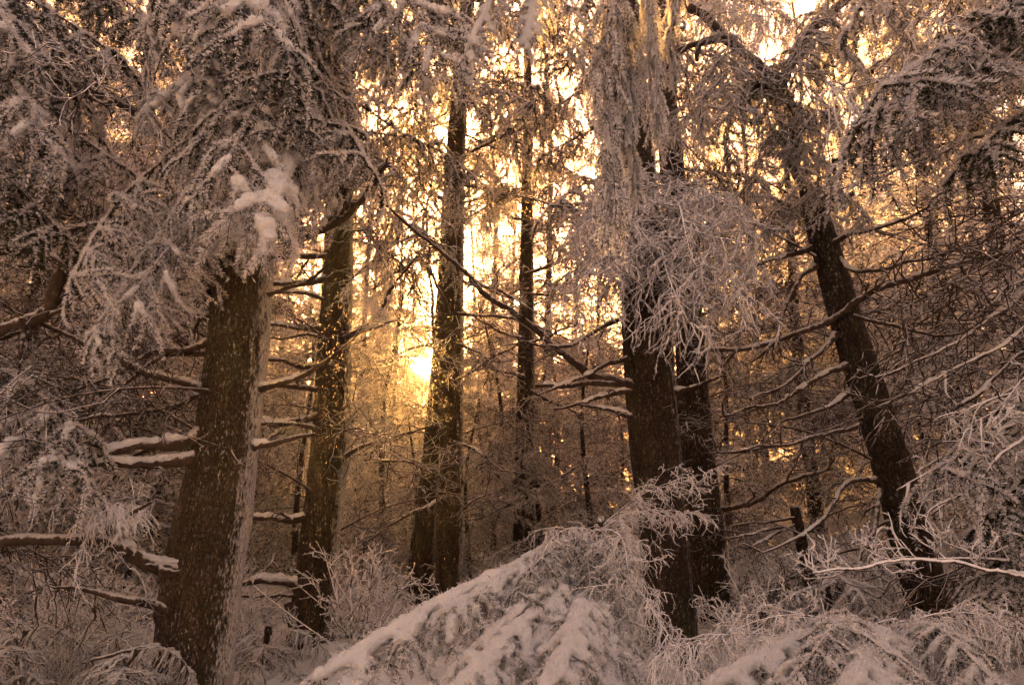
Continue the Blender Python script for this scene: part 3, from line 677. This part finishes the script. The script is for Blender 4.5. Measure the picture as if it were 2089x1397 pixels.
# --- slanting pale branches from the right edge
for k, (y0, x1, y1, w, d) in enumerate([(470, 1820, 700, 14, 7.2), (590, 1780, 770, 16, 6.9), (640, 1790, 830, 14, 6.6), (700, 1880, 870, 14, 6.4), (520, 1900, 690, 12, 7.4), (830, 1830, 1000, 18, 6.0), (780, 1950, 900, 12, 6.3), (900, 1900, 1050, 14, 5.6), (330, 1890, 430, 16, 6.8), (420, 1900, 520, 11, 7.0), (560, 1990, 640, 11, 6.5), (250, 1700, 390, 18, 6.6)]):
    line(TR, [(2440, y0 - 130, 6.6), (2120, y0, d), ((2089 + x1) / 2, (y0 + y1) / 2 + 14, d), (x1, y1, d + 0.2)], w * 1.4, 4, 260 + k, 0.5, 6, m=M_TWIGF if k % 3 else M_TWIG, sublen=0.5)
line(TR, [(2440, 1180, 5.6), (2089, 1178, 5.0), (1850, 1160, 4.9), (1660, 1168, 4.8)], 16, 5, 280, 0.5, 0, m=M_TWIGF)

# ------------------------------------------------------------------ boughs of the near trees
rr = random.Random(4)
def bg_(t, kind, a, b, roll=0.0, wide=1.0, name='bough'):
    return t.bough(kind, P(*a), P(*b), roll, 2.0, name, wide)

# upper left: snowy boughs of the first trunk hanging towards us
LAY = []
for j, ya in enumerate((-170, -80, 0, 80, 160, 240)):
    w = 1.0 - 0.07 * j; o = 25 * ((j * 3) % 4) - 40
    LAY += [((560, ya, 6.3), (560 - 290 * w + o, ya + 90, 5.3), SNOWY[j % 4], .1), ((555, ya + 20, 6.3), (430 - 60 * w + o, ya + 165, 4.8), SNOWY[(j + 1) % 4], .05), ((560, ya + 10, 6.3), (570 + o, ya + 175, 4.7), SNOWY[(j + 2) % 4], 0), ((565, ya, 6.3), (560 + 210 * w + o, ya + 120, 5.0), SNOWY[(j + 3) % 4] if j < 3 else FROSTY[0], -.1)]
LAY += [((520, 260, 6.2), (190, 560, 5.0), SNOWY[3], .2), ((470, 360, 6.2), (320, 640, 5.1), SNOWY[0], -.2), ((500, 400, 6.2), (185, 670, 5.2), SNOWY[1], .4), ((440, 430, 6.2), (260, 590, 5.0), SNOWY[2], 0.2),
        ((700, -90, 6.2), (860, 110, 5.0), SNOWY[0], .3), ((760, -140, 6.2), (900, 70, 5.2), FROSTY[1], 0), ((620, 180, 6.2), (720, 330, 5.5), FROSTY[2], .2), ((600, 300, 6.2), (640, 450, 5.5), FROSTY[0], 0), ((560, 360, 6.2), (520, 480, 5.5), RIMED[0], 0)]
rl = random.Random(11)
for k, (a, b, kind, roll) in enumerate(LAY):
    b = (b[0] + rl.uniform(-45, 45), b[1] + rl.uniform(-40, 35), b[2] + rl.uniform(-.2, .3)); roll += rl.uniform(-.45, .45)
    if k % 10 == 2: kind = LOADED[k % 3]
    if k % 7 == 3: kind = FROSTY[k % 3]
    bg_(T1, kind, a, b, roll)
# far left: darker boughs of the fir beyond the edge
for k, (a, b, kind, roll) in enumerate([
    ((-320, -120, 6.0), (120, 150, 5.6), FROSTY[0], 0), ((-300, -40, 6.2), (230, 110, 5.8), FROSTY[1], .2), ((-320, 60, 6.1), (160, 330, 5.6), FROSTY[2], -.2), ((-300, 160, 6.2), (250, 340, 6.0), FROSTY[0], 0.2),
    ((-300, 250, 6.0), (110, 470, 5.4), FROSTY[1], 0), ((-280, 330, 6.3), (240, 450, 5.9), FROSTY[2], .1), ((-330, 0, 5.8), (60, 280, 5.0), SNOWY[0], 0), ((-250, -200, 6.4), (300, 40, 6.2), FROSTY[1], .1),
    ((-330, 800, 5.8), (140, 960, 5.2), SNOWY[1], 0), ((-320, 830, 5.9), (40, 960, 5.6), SNOWY[2], .2), ((-330, 740, 6.0), (190, 880, 5.6), SNOWY[3], 0.1), ((-320, 760, 6.3), (120, 780, 6.2), FROSTY[1], 0),
    ((-300, -60, 7.2), (330, 190, 7.4), FROSTY[0], .1), ((-300, 40, 7.4), (340, 260, 7.6), FROSTY[2], 0), ((-300, -160, 7.2), (380, 80, 7.5), FROSTY[1], 0), ((-280, 120, 7.2), (300, 380, 7.2), FROSTY[0], 0), ((-280, 240, 7.4), (330, 480, 7.4), FROSTY[2], 0), ((-300, 60, 6.6), (200, 240, 6.5), SNOWY[2], 0), ((-320, -100, 6.0), (60, 100, 5.2), SNOWY[3], 0)]):
    bg_(TL, kind, a, b, roll)
for a, b, kind in [((220, 935, 6.2), (20, 1030, 6.0), SNOWY[0]), ((200, 945, 6.2), (290, 1060, 6.0), RIMED[1]), ((180, 1112, 5.8), (260, 1030, 5.6), RIMED[2])]:
    bg_(T1, kind, a, b)

# overhanging: the shaggy curtain and the snow-laden tips above
LMB = [np.array([3.6, 2.2, 5.6]), P(1900, -560, 3.0), P(1560, -260, 3.5), P(1290, -120, 3.8), P(1040, -130, 4.0)]
TO.branch(LMB, 0.06, 0.02, 281, None, 0.3, 0, name='limb')
for a, b, kind, roll, wd in [((1245, -130, 3.8), (1238, 395, 3.75), HANG[0], 0, .55), ((1330, -150, 3.75), (1330, 240, 3.85), HANG[1], .5, .55), ((1385, -160, 3.75), (1376, 130, 3.9), HANG[2], 2, .5), ((1285, -100, 3.85), (1290, 350, 3.9), HANG[2], 1.2, .5), ((1265, -150, 3.8), (1262, 330, 3.82), HANG[1], 2.2, .5)]:
    bg_(TO, kind, a, b, roll, wd)
for a, b, kind, roll in [((1080, -120, 3.9), (965, 100, 3.5), LOADED[1], 0), ((1130, -130, 3.9), (1080, 100, 3.6), LOADED[2], .2), ((1150, -140, 3.9), (1170, 110, 3.7), SNOWY[0], .2)]:
    bg_(TO, kind, a, b, roll, 0.6)

# rimed boughs over the stout trunk
for k, (a, b, kind, roll) in enumerate([
    ((1310, 430, 7.6), (1190, 620, 6.4), RIMED[0], 0), ((1320, 480, 7.6), (1400, 670, 6.2), RIMED[2], 0), ((1330, 450, 7.6), (1520, 620, 6.4), RIMED[3], -.1),
    ((1310, 440, 7.6), (1165, 540, 7.0), RIMED[1], 0), ((1330, 440, 7.5), (1565, 570, 7.0), RIMED[3], 0), ((1320, 430, 7.5), (1520, 450, 7.0), RIMED[1], 0), ((1310, 430, 7.5), (1190, 440, 7.0), RIMED[3], 0), ((1320, 460, 7.5), (1450, 600, 6.6), FROSTY[0], 0), ((1310, 460, 7.5), (1230, 590, 6.7), FROSTY[2], 0), ((1310, 400, 7.6), (1240, 540, 6.3), RIMED[1], .2), ((1330, 400, 7.6), (1440, 560, 6.2), RIMED[1], 0), ((1310, 380, 7.6), (1560, 500, 6.6), RIMED[0], 0), ((1300, 360, 7.6), (1190, 480, 6.6), RIMED[3], .1),
    ((1310, 420, 7.6), (1350, 560, 6.6), FROSTY[1], 0)]):
    bg_(T5, kind, a, b, roll)
for k in range(5):                       # and the rest of its crown above
    a = k * 2.4; z = 7.3 + 0.3 * k; c = T5.at(z)
    T5.bough(FROSTY[k % 3], c, c + np.array([math.cos(a) * 1.7, math.sin(a) * 1.7, -0.9]), 0)
# upper right: grey frosted boughs
for k, (a, b, kind, roll) in enumerate([
    ((2440, -40, 6.4), (1800, 180, 5.2), FROSTY[0], 0), ((2440, 20, 6.4), (1720, 290, 5.4), FROSTY[2], .2), ((2440, -160, 6.6), (1850, 60, 5.8), RIMED[0], 0), ((2440, 60, 6.6), (1900, 260, 5.8), RIMED[1], 0), ((2440, -100, 6.4), (1980, 180, 5.4), SPIKY[0], 0), ((2440, -20, 6.4), (1850, 230, 5.6), FROSTY[2], 0), ((2440, -200, 6.4), (2000, 60, 5.4), FROSTY[1], 0), ((2440, -300, 7.4), (1680, -10, 7.4), FROSTY[0], 0), ((2440, -160, 7.4), (1700, 90, 7.6), FROSTY[2], 0), ((2440, -60, 7.4), (1760, 160, 7.8), FROSTY[1], 0),
    ((2440, 180, 6.5), (1960, 330, 5.6), FROSTY[1], 0), ((2440, -260, 6.6), (1760, -20, 5.8), FROSTY[0], .2), ((2440, 100, 6.5), (1700, 200, 6.2), RIMED[2], 0.3),
    ((2440, 800, 6.4), (1930, 960, 5.6), FROSTY[0], 0), ((2440, 900, 6.2), (2000, 1060, 5.5), FROSTY[1], .1), ((2440, 1010, 6.2), (2000, 1150, 5.6), FROSTY[2], 0), ((2440, 1120, 6.0), (2000, 1230, 5.4), FROSTY[0], 0), ((2440, 700, 6.4), (2000, 850, 5.8), RIMED[3], 0),
    ((2300, 1176, 5.5), (1650, 1172, 5.3), SPIKY[0], 0), ((2440, 1060, 5.8), (2000, 1110, 5.6), SPIKY[1], 0.2)]):
    bg_(TR, kind, a, b, roll)
for k, (a, b, kind) in enumerate([((1600, 200, 7.4), (1680, 330, 6.8), FROSTY[0]), ((1560, 150, 7.3), (1480, 330, 6.9), FROSTY[1]), ((1500, 100, 7.2), (1420, 260, 6.8), FROSTY[2]), ((1600, 280, 7.4), (1540, 400, 6.9), FROSTY[0]), ((1650, 60, 7.5), (1760, 170, 6.8), FROSTY[2]), ((1620, 100, 7.5), (1660, 240, 6.6), FROSTY[1]), ((1430, 40, 7.1), (1560, 60, 6.6), RIMED[0]), ((1650, 420, 7.5), (1560, 470, 6.9), FROSTY[1]), ((1640, 300, 7.4), (1700, 440, 6.8), FROSTY[0]), ((1610, 240, 7.4), (1620, 380, 6.8), FROSTY[2]), ((1560, 120, 7.3), (1570, 280, 6.7), FROSTY[1]), ((1480, 60, 7.2), (1500, 220, 6.6), FROSTY[0]), ((1690, 20, 7.5), (1640, 150, 6.8), FROSTY[0]), ((1720, -20, 7.5), (1840, 100, 6.6), FROSTY[2]), ((1660, 380, 7.5), (1760, 450, 6.9), FROSTY[2])]):
    bg_(T7, kind, a, b)
# sprays of the middle trunks
for k, (a, b, kind) in enumerate([((1073, 820, 13.4), (1000, 960, 12.6), FROSTY[0]), ((1073, 830, 13.4), (1100, 1010, 12.5), FROSTY[2]), ((1073, 810, 13.4), (1180, 880, 12.8), FROSTY[0]), ((1073, 870, 13.4), (1060, 1030, 12.6), FROSTY[1]), ((1073, 440, 13.4), (1150, 540, 12.8), FROSTY[1]), ((1073, 380, 13.4), (980, 470, 12.8), FROSTY[0]), ((1073, 300, 13.4), (1180, 380, 12.8), FROSTY[2]), ((1073, 220, 13.4), (1010, 300, 12.6), FROSTY[0]), ((1073, 180, 13.4), (1170, 230, 12.6), RIMED[1])]):
    bg_(T4, kind, a, b)
for t, a, b, kind in [(T3, (912, 230, 11.4), (800, 380, 10.6), FROSTY[0]), (T3, (910, 330, 11.4), (790, 470, 10.4), FROSTY[2]), (T3, (905, 420, 11.4), (830, 560, 10.6), FROSTY[1]), (T3, (905, 500, 11.4), (770, 590, 10.8), RIMED[1]), (T3, (905, 280, 11.4), (870, 440, 10.4), FROSTY[0]), (T3, (900, 500, 11.4), (838, 640, 10.9), FROSTY[2]), (T3B, (893, 640, 11.7), (838, 710, 11.2), RIMED[3]), (T2, (712, 590, 8.9), (800, 690, 8.5), RIMED[0]), (T2, (712, 700, 8.9), (790, 810, 8.6), FROSTY[0]), (T2, (705, 840, 8.9), (800, 900, 8.6), RIMED[1]),
                      (T2, (700, 430, 8.9), (790, 560, 8.3), FROSTY[1]), (T2, (700, 330, 8.9), (800, 430, 8.2), FROSTY[0]), (T2, (705, 560, 8.9), (775, 680, 8.5), RIMED[3]), (T3, (940, 300, 11.4), (1040, 420, 10.8), FROSTY[2]), (T3, (940, 420, 11.4), (1030, 560, 10.8), RIMED[0]), (T3, (940, 200, 11.4), (1060, 290, 10.6), FROSTY[0])]:
    bg_(t, kind, a, b, 0.0, 0.9)
for t, z0, n, l in ((T2, 6.0, 26, 2.0), (T3, 8.3, 24, 2.2), (T4, 8.0, 16, 1.8), (T6, 5.6, 24, 2.0)):
    for k in range(n):
        a = k * 2.4 + 0.5; z = z0 + (k / n) * 4.6; c = t.at(z); ll = l * rr.uniform(0.75, 1.1)
        t.bough((FROSTY + RIMED[:1])[k % 4], c, c + np.array([math.cos(a) * ll, math.sin(a) * ll, -0.45 * ll]), rr.uniform(-.2, .2))

for t, z0, z1, n, l, lo, hi in ((T1, 2.0, 4.6, 9, 2.2, 2.0, 4.4), (T2, 1.8, 6.0, 12, 2.0, 0, 6.28), (T3, 3.0, 8.5, 12, 2.0, 0, 6.28), (T4, 3.0, 8.0, 10, 1.9, 0, 6.28), (T6, 1.8, 5.4, 10, 2.0, -1.2, 2.2), (T7, 1.2, 4.6, 9, 2.0, -0.6, 3.7), (TL, 1.5, 4.5, 7, 3.4, -0.9, 0.7), (TR, 1.5, 5.0, 10, 3.4, 2.4, 3.9)):
    for k in range(n):                    # bare dead twigs low on the stems
        a = lo + (hi - lo) * ((k * 0.618) % 1.0); z = z0 + (z1 - z0) * (k + rr.random()) / n; c = t.at(z); ll = l * rr.uniform(0.6, 1.1)
        t.bough(DEADF[k % 3], c, c + np.array([math.cos(a) * ll, math.sin(a) * ll, rr.uniform(-0.35, 0.35) * ll]), rr.uniform(-.5, .5), name='dead_branch')

# ------------------------------------------------------------------ snow-laden young firs in front
def young(label, px, py, d, r):
    p = P(px, py, d); z = float(ground_z(p[0], d)); t = Tree('young_fir', label, 'tree', (p[0], d, z), 'snow-laden young firs in front')
    t.trunk([[p[0], d, z - 0.1], [p[0], d, z + 0.5], [p[0] + 0.03, d, p[2]]], [r, r * 0.9, r * 0.4], int(px), M_BARK_D, 24, 0.05, p[2] + 0.05); return t
YA = young('bent young fir in front, boughs buried under snow, rimed twigs on its crest', 1215, 1085, 4.6, 0.04)
for a, b, kind, roll, wd in [((1215, 1120, 4.6), (600, 1420, 3.7), LOADED[0], .1, .8), ((1215, 1130, 4.6), (790, 1310, 3.9), LOADED[1], 0, .7), ((1215, 1180, 4.6), (930, 1440, 3.4), LOADED[2], 0, .8), ((1215, 1200, 4.6), (1100, 1440, 3.3), LOADED[0], 0, .9), ((1215, 1220, 4.6), (1260, 1480, 3.5), LOADED[1], 0, .9), ((1215, 1180, 4.6), (1020, 1400, 3.6), LOADED[0], 0, .8),
                       ((1215, 1090, 4.6), (1000, 1190, 4.2), LOADED[2], 0.2, .6), ((1215, 1120, 4.6), (880, 1270, 3.9), LOADED[2], 0.1, .7), ((1215, 1150, 4.6), (980, 1330, 3.7), LOADED[1], 0.1, .8), ((1215, 1180, 4.6), (1180, 1400, 3.5), LOADED[2], 0.1, .8),
                       ((1215, 1085, 4.6), (1450, 965, 4.3), RIMED[1], 0, .5), ((1215, 1085, 4.6), (1100, 1140, 4.2), RIMED[2], 0, .6), ((1215, 1085, 4.6), (1420, 1050, 4.2), RIMED[3], 0, .5), ((1215, 1090, 4.6), (1060, 1210, 4.0), FROSTY[0], 0, .7), ((1215, 1080, 4.6), (1300, 1180, 4.1), RIMED[0], 0, .7), ((1215, 1090, 4.6), (1190, 1210, 4.1), FROSTY[2], 0, .6), ((1215, 1100, 4.6), (1290, 1270, 4.0), FROSTY[0], 0, .7), ((1215, 1140, 4.6), (1400, 1360, 3.9), RIMED[2], 0, .8)]:
    bg_(YA, kind, a, b, roll, wd)
YB = young('low young fir at the bottom right, a broad hump of snow', 1780, 1300, 3.9, 0.04)
for a, b, kind, roll, wd in [((1780, 1300, 3.9), (1420, 1420, 3.2), LOADED[0], 0, 1), ((1780, 1290, 3.9), (1600, 1410, 3.0), SNOWY[1], 0, 1), ((1780, 1290, 3.9), (1830, 1430, 3.0), LOADED[2], 0, 1), ((1780, 1300, 3.9), (2060, 1400, 3.2), SNOWY[3], 0, 1), ((1780, 1320, 3.9), (2100, 1280, 3.7), RIMED[0], 0, .8), ((1780, 1310, 3.9), (1480, 1300, 3.6), RIMED[1], 0, .8),
                       ((1780, 1320, 3.9), (1650, 1290, 3.7), RIMED[3], 0, .7), ((1780, 1320, 3.9), (1950, 1300, 3.6), RIMED[2], 0, .7), ((1780, 1360, 3.9), (1340, 1330, 3.6), RIMED[2], 0, .8), ((1780, 1300, 3.9), (1540, 1350, 3.4), LOADED[2], 0, .8), ((1780, 1300, 3.9), (1960, 1350, 3.4), FROSTY[0], 0, .8), ((1780, 1300, 3.9), (1680, 1380, 3.2), RIMED[0], 0, .7), ((1780, 1320, 3.9), (1720, 1430, 2.9), LOADED[0], 0, 1)]:
    bg_(YB, kind, a, b, roll, wd)
for label, px, py, d, sz in [('squat snowy seedling fir at the bottom left, nearest the edge', 40, 1300, 6.4, .5), ('small snowy seedling fir close to the foot of the thickest trunk', 265, 1340, 5.9, .4), ('snowy seedling fir low between the two thickest trunks at left', 545, 1300, 7.8, .6)]:
    YD = young(label, px, py, d, 0.03)
    for k in range(11):
        a = k * 2.4; c = YD.at(YD.path[-1][2] - 0.06 * k)
        YD.bough(SNOWY[k % 4], c, c + np.array([math.cos(a) * sz, math.sin(a) * sz, -0.25]), 0, wide=0.9)
# small drooping fir and the snapped stub between the right-hand trunks
YC = young('small drooping white fir at the foot of the leaning trunk', 1680, 1150, 6.8, 0.04)
for k in range(9):
    a = k * 2.4; c = YC.at(YC.path[-1][2] - 0.05 * k)
    YC.bough(FROSTY[k % 3] if k % 2 else SNOWY[k % 4], c, c + np.array([math.cos(a) * 0.75, math.sin(a) * 0.75, -0.55]))
p0, p1 = P(1652, 1190, 8.4), P(1622, 1040, 8.4)
ST = Tree('tree_stub', 'snapped bare stub of a young tree among the low snowy twigs', 'stump', (p0[0], 8.4, float(ground_z(p0[0], 8.4))))
ST.trunk([p0, p1], [0.07, 0.05], 77, M_BARK_D, 24, 0.05, p1[2] + 0.02)
for k, (x, y) in enumerate([(1500, 1070), (1520, 1120), (1480, 1100), (1750, 1030)]):
    line(ST, [(1625, 1055 + 12 * k, 8.4), ((1625 + x) / 2, (1055 + y) / 2 + 8, 8.3), (x, y, 8.2)], 8, 3, 300 + k, 0.3, 2, sublen=0.2)

# ------------------------------------------------------------------ trees behind
MARKS = [(460, 'left of the thickest trunk'), (675, 'between the thickest trunk and the second one'), (890, 'between the second trunk and the sun'), (1072, 'between the sun and the thin middle pole'), (1285, 'between the thin middle pole and stout trunk'), (1480, 'behind the stout trunk pair'), (1805, 'between the stout and the leaning trunks'), (9999, 'right of the leaning trunk')]
RANK = ['nearest', 'second nearest', 'third nearest', 'fourth nearest', 'fifth nearest', 'sixth nearest', 'seventh nearest', 'eighth nearest', 'ninth nearest', 'tenth nearest']
def where(items, i, what):              # which one: between which trunks, and how near among its like there
    reg = lambda px: next(t for x, t in MARKS if px < x)
    items = [(p, d + 1e-4 * j) for j, (p, d) in enumerate(items)]
    me = reg(items[i][0]); same = sorted(d for p, d in items if reg(p) == me)
    return '%s %s%s' % (what, me, '' if len(same) == 1 else ', ' + RANK[same.index(items[i][1])])

TURN = {(735, 21): 2.56, (745, 26): 0.64, (770, 34): 0.16, (784, 27): 4.2, (905, 31): 2.22, (960, 26): 1.38, (1003, 19.5): 0.04, (800, 19): 3.1, (836, 25): 0.08, (1000, 22): 0.98, (790, 13.5): 0.1}   # turned so that the sun looks through
def back_tree(k, px, d, var, crowns, trunks, label, name, group, sc_=1.0, tangle=None, rot=None):
    x = P(px, 900, d)[0]; z = float(ground_z(x, d)) - 0.1
    e = empty(name, (x, d, z), label, 'tree', group); e.rotation_euler[2] = TURN.get((px, d), (k * 1.7) % 6.28); e.scale = (sc_, sc_, sc_)
    child('trunk', trunks[var], e); child('crown', crowns[var], e)
    if tangle is not None: child('dead_branches', TANGLE[tangle % 3], e)
    return e
MID = [(30, 10.5, 1, .95), (205, 11.2, 0, .9), (400, 15, 2, .95), (-120, 12, 0, 1.0), (90, 15, 1, 1.0), (230, 19, 2, 1.0), (330, 13.5, 1, 0.95), (1530, 21, 2, .8), (1650, 14, 1, .7), (1800, 17, 0, .75), (1960, 13, 2, .8), (2110, 11.5, 1, 1.0), (2060, 20, 0, 1.0), (-40, 22, 2, 1.0), (440, 26, 1, 1.0)]
MID.sort()
for k, (px, d, v, s_) in enumerate(MID):
    back_tree(k, px, d, v, MIDC, MIDT, where([m[:2] for m in MID], k, 'full frosted fir'), 'background_fir', 'frosted firs behind the front row', s_, k)
SPR = [(745, 26, 0, .95), (1000, 22, 0, .95), (1290, 26, 2, 1.1), (1450, 17, 1, 1.0), (1480, 28, 0, 1.0), (1740, 18.5, 0, .8), (560, 21, 0, 1.1), (836, 25, 1, .4), (800, 19, 2, .62), (960, 26, 1, 1.0), (1090, 22, 1, 1.0), (1560, 19, 0, 1.0), (1700, 21, 2, 1.05), (1840, 20, 1, 1.0), (1950, 26, 0, 1.0), (520, 17, 0, 1.0), (610, 24, 2, 1.0), (1230, 20, 1, .7), (1380, 15, 0, 1.0), (735, 21, 0, 1.0), (784, 27, 1, 1.0), (905, 31, 2, 1.0), (1045, 25, 2, 1.0), (1120, 18, 0, 1.05), (1180, 29, 1, 1.1), (690, 30, 2, 1.1), (770, 34, 0, 1.0), (1010, 36, 0, 1.1), (1640, 25, 1, 1.1), (1760, 28, 0, 1.1), (1880, 24, 2, 1.0)]
SPR.sort()
for k, (px, d, v, s_) in enumerate(SPR):
    back_tree(k + 3, px, d, v, SPARSEC, THINT, where([m[:2] for m in SPR], k, 'thin sparse fir'), 'background_fir', 'thin firs against the glow', s_, k)
YNG = [(60, 10), (290, 11.5), (520, 13), (760, 15), (830, 19), (980, 18), (1010, 15), (1130, 16), (1200, 12), (1990, 9.5), (2080, 9), (1880, 12.5), (700, 22), (900, 24), (740, 17), (790, 13.5), (845, 12.5), (960, 13), (1040, 20), (1100, 13.8), (1180, 18.5), (1260, 14.5), (580, 16), (620, 12), (480, 20), (1480, 13), (1850, 16), (1940, 18), (400, 17), (330, 22), (1230, 23)]
YNG.sort()
for k, (px, d) in enumerate(YNG):
    back_tree(k, px, d, k % 2, YOUNGC, YOUNGT, where(YNG, k, 'young understorey fir'), 'background_young_fir', 'young firs in the understorey', 0.68 if px == 845 else (0.35, 0.55, 0.75, 0.9)[k % 4] if d < 10 else (0.75, 0.95, 1.15)[k % 3])

def shrub_mesh(seed, m):
    rng = np.random.default_rng(seed); G = Geo(); n = 13
    a = rng.random(n) * 6.28; e = rng.uniform(0.5, 1.35, n); l = rng.uniform(0.5, 1.0, n)
    d = np.stack([np.cos(a) * np.cos(e), np.sin(a) * np.cos(e), np.sin(e)], 1); t = np.linspace(0, 1, 8)[None, :, None]
    S0 = d[:, None] * t * l[:, None, None] + rng.normal(size=(n, 1, 3)) * 0.12 * t ** 2 + np.array([0, 0, -0.12]) * t ** 2 - np.array([0, 0, 0.05])
    S1 = offshoots(S0, 8, 0.36, 0.8, rng, (0, 0, -1), 0.2, 6, 0.2, 0.97, 0.4, 1.2, 0.2, 0.3)
    S2 = offshoots(S1, 5, 0.16, 0.8, rng, (0, 0, -1), 0.2, 4, 0.15, 0.95, 0.3, 1.5, 0.1, 0.3)
    for Q, r0 in ((S0, 0.009), (S1, 0.006), (S2, 0.0045)):
        G.add(*tubes(Q, np.broadcast_to(r0 * np.linspace(1, 0.6, Q.shape[1]), Q.shape[:2]) * rng.uniform(0.7, 1.3, (len(Q), 1)), 4, 0.3, rng), 0)
        ln = np.linalg.norm(np.diff(Q, axis=1), axis=2).sum(1).mean(); needles(G, Q, max(3, int(90 * ln)), 0.016, 0.006, rng, 1, (0.9, 1.6), False, 0.4)
    return G.mesh('shrub', [m, M_RIMET])
SHRUB = [shrub_mesh(400, M_RIMET), shrub_mesh(401, M_TWIGF), shrub_mesh(402, M_TWIGF)]
SHR = [(40, 7.5), (150, 8.1), (250, 8.5), (100, 9.3), (300, 10), (530, 10.5), (560, 12), (510, 8.6), (760, 10), (800, 12.5), (735, 8.6), (1020, 12), (1240, 10), (1150, 9), (1500, 10.5), (1540, 8.6), (1600, 9.5), (1560, 7.2), (1700, 8.7), (1780, 9.6), (1640, 7.6), (1990, 8.4), (2060, 7.9)]
SHR.sort()
for k, (px, d) in enumerate(SHR):
    x = P(px, 1100, d)[0]; o = bpy.data.objects.new('frosted_shrub', SHRUB[k % 3]); COL.objects.link(o)
    o.location = (x, d, float(ground_z(x, d))); o.rotation_euler[2] = k * 2.1; q = 0.75 + 0.12 * ((k * 5) % 6); o.scale = (q, q, q)
    tag(o, where(SHR, k, 'low rimed leafless shrub'), 'shrub', 'rimed shrubs on the snow')

def far_wood():
    rng = np.random.default_rng(9); G = Geo()
    arrs = []
    for me in FARC:
        V = np.empty(len(me.vertices) * 3); me.vertices.foreach_get('co', V); F = np.empty(len(me.loops), dtype=np.int32); me.loops.foreach_get('vertex_index', F)
        m = np.empty(len(me.polygons), dtype=np.int32); me.polygons.foreach_get('material_index', m)
        arrs.append((V.reshape(-1, 3), F.reshape(-1, 3), m, np.zeros(len(m), bool), np.full(len(me.vertices), 0.6)))
    spots = [(rng.uniform(-0.85, 0.85), rng.uniform(30, 78), 0) for _ in range(150)]
    spots += [((-1) ** k * rng.uniform(0.95, 2.3), rng.uniform(8, 30), 1) for k in range(22)]     # the wood goes on beside and behind the viewpoint
    for az, d, ring in spots:
        a = rng.random() * 6.28; s_ = rng.uniform(0.75, 1.05); off = az - SUN_AZ
        if ring: x, d = math.sin(az) * d, math.cos(az) * d
        else:
            x = math.tan(az) * d
            if off > 0.05: s_ *= 0.6
            elif off > -0.2: s_ *= 0.8
            if abs(off) < 0.05: s_ = min(s_, (1.7 + d * math.tan(SUN_EL) - 1.2 - float(ground_z(x, d))) / 19)
        R = np.array([[math.cos(a), -math.sin(a), 0], [math.sin(a), math.cos(a), 0], [0, 0, 1]]) * s_
        T = np.array([x, d, float(ground_z(x, d)) - 0.2]); v = rng.integers(3)
        G.merge(arrs[v], R, T)
        h = (17, 19, 14)[v] * s_; q = np.linspace(0, 1, 8)
        G.add(*tubes(np.stack([0 * q, 0 * q, q * h], 1) + T, 0.2 * (1.05 - q), 6), 0)
    o = bpy.data.objects.new('far_wood', G.mesh('far_wood', NFAR)); COL.objects.link(o)
    tag(o, 'hazy far wood of frosted firs up the slope', 'wood', kind='stuff')
far_wood()

# ------------------------------------------------------------------ the air between the trees
def build_haze():
    x0, x1, y0, y1, z0, z1 = -112, 112, -22, 152, -3, 34
    V = [(x, y, z) for x in (x0, x1) for y in (y0, y1) for z in (z0, z1)]
    F = [(0, 1, 3), (0, 3, 2), (4, 6, 7), (4, 7, 5), (0, 4, 5), (0, 5, 1), (2, 3, 7), (2, 7, 6), (0, 2, 6), (0, 6, 4), (1, 5, 7), (1, 7, 3)]
    m, t, o = mat('haze')
    v = N(t, 'ShaderNodeVolumePrincipled'); v.inputs['Color'].default_value = (0.95, 0.93, 0.9, 1); v.inputs['Density'].default_value = 0.0014
    v.inputs['Anisotropy'].default_value = 0.72
    t.links.new(v.outputs[0], o.inputs['Volume'])
    G = Geo(); G.add(V, F, 0, False); ob = bpy.data.objects.new('haze', G.mesh('haze', [m])); COL.objects.link(ob)
    tag(ob, 'thin golden haze hanging between the trees', 'haze', kind='stuff')
build_haze()
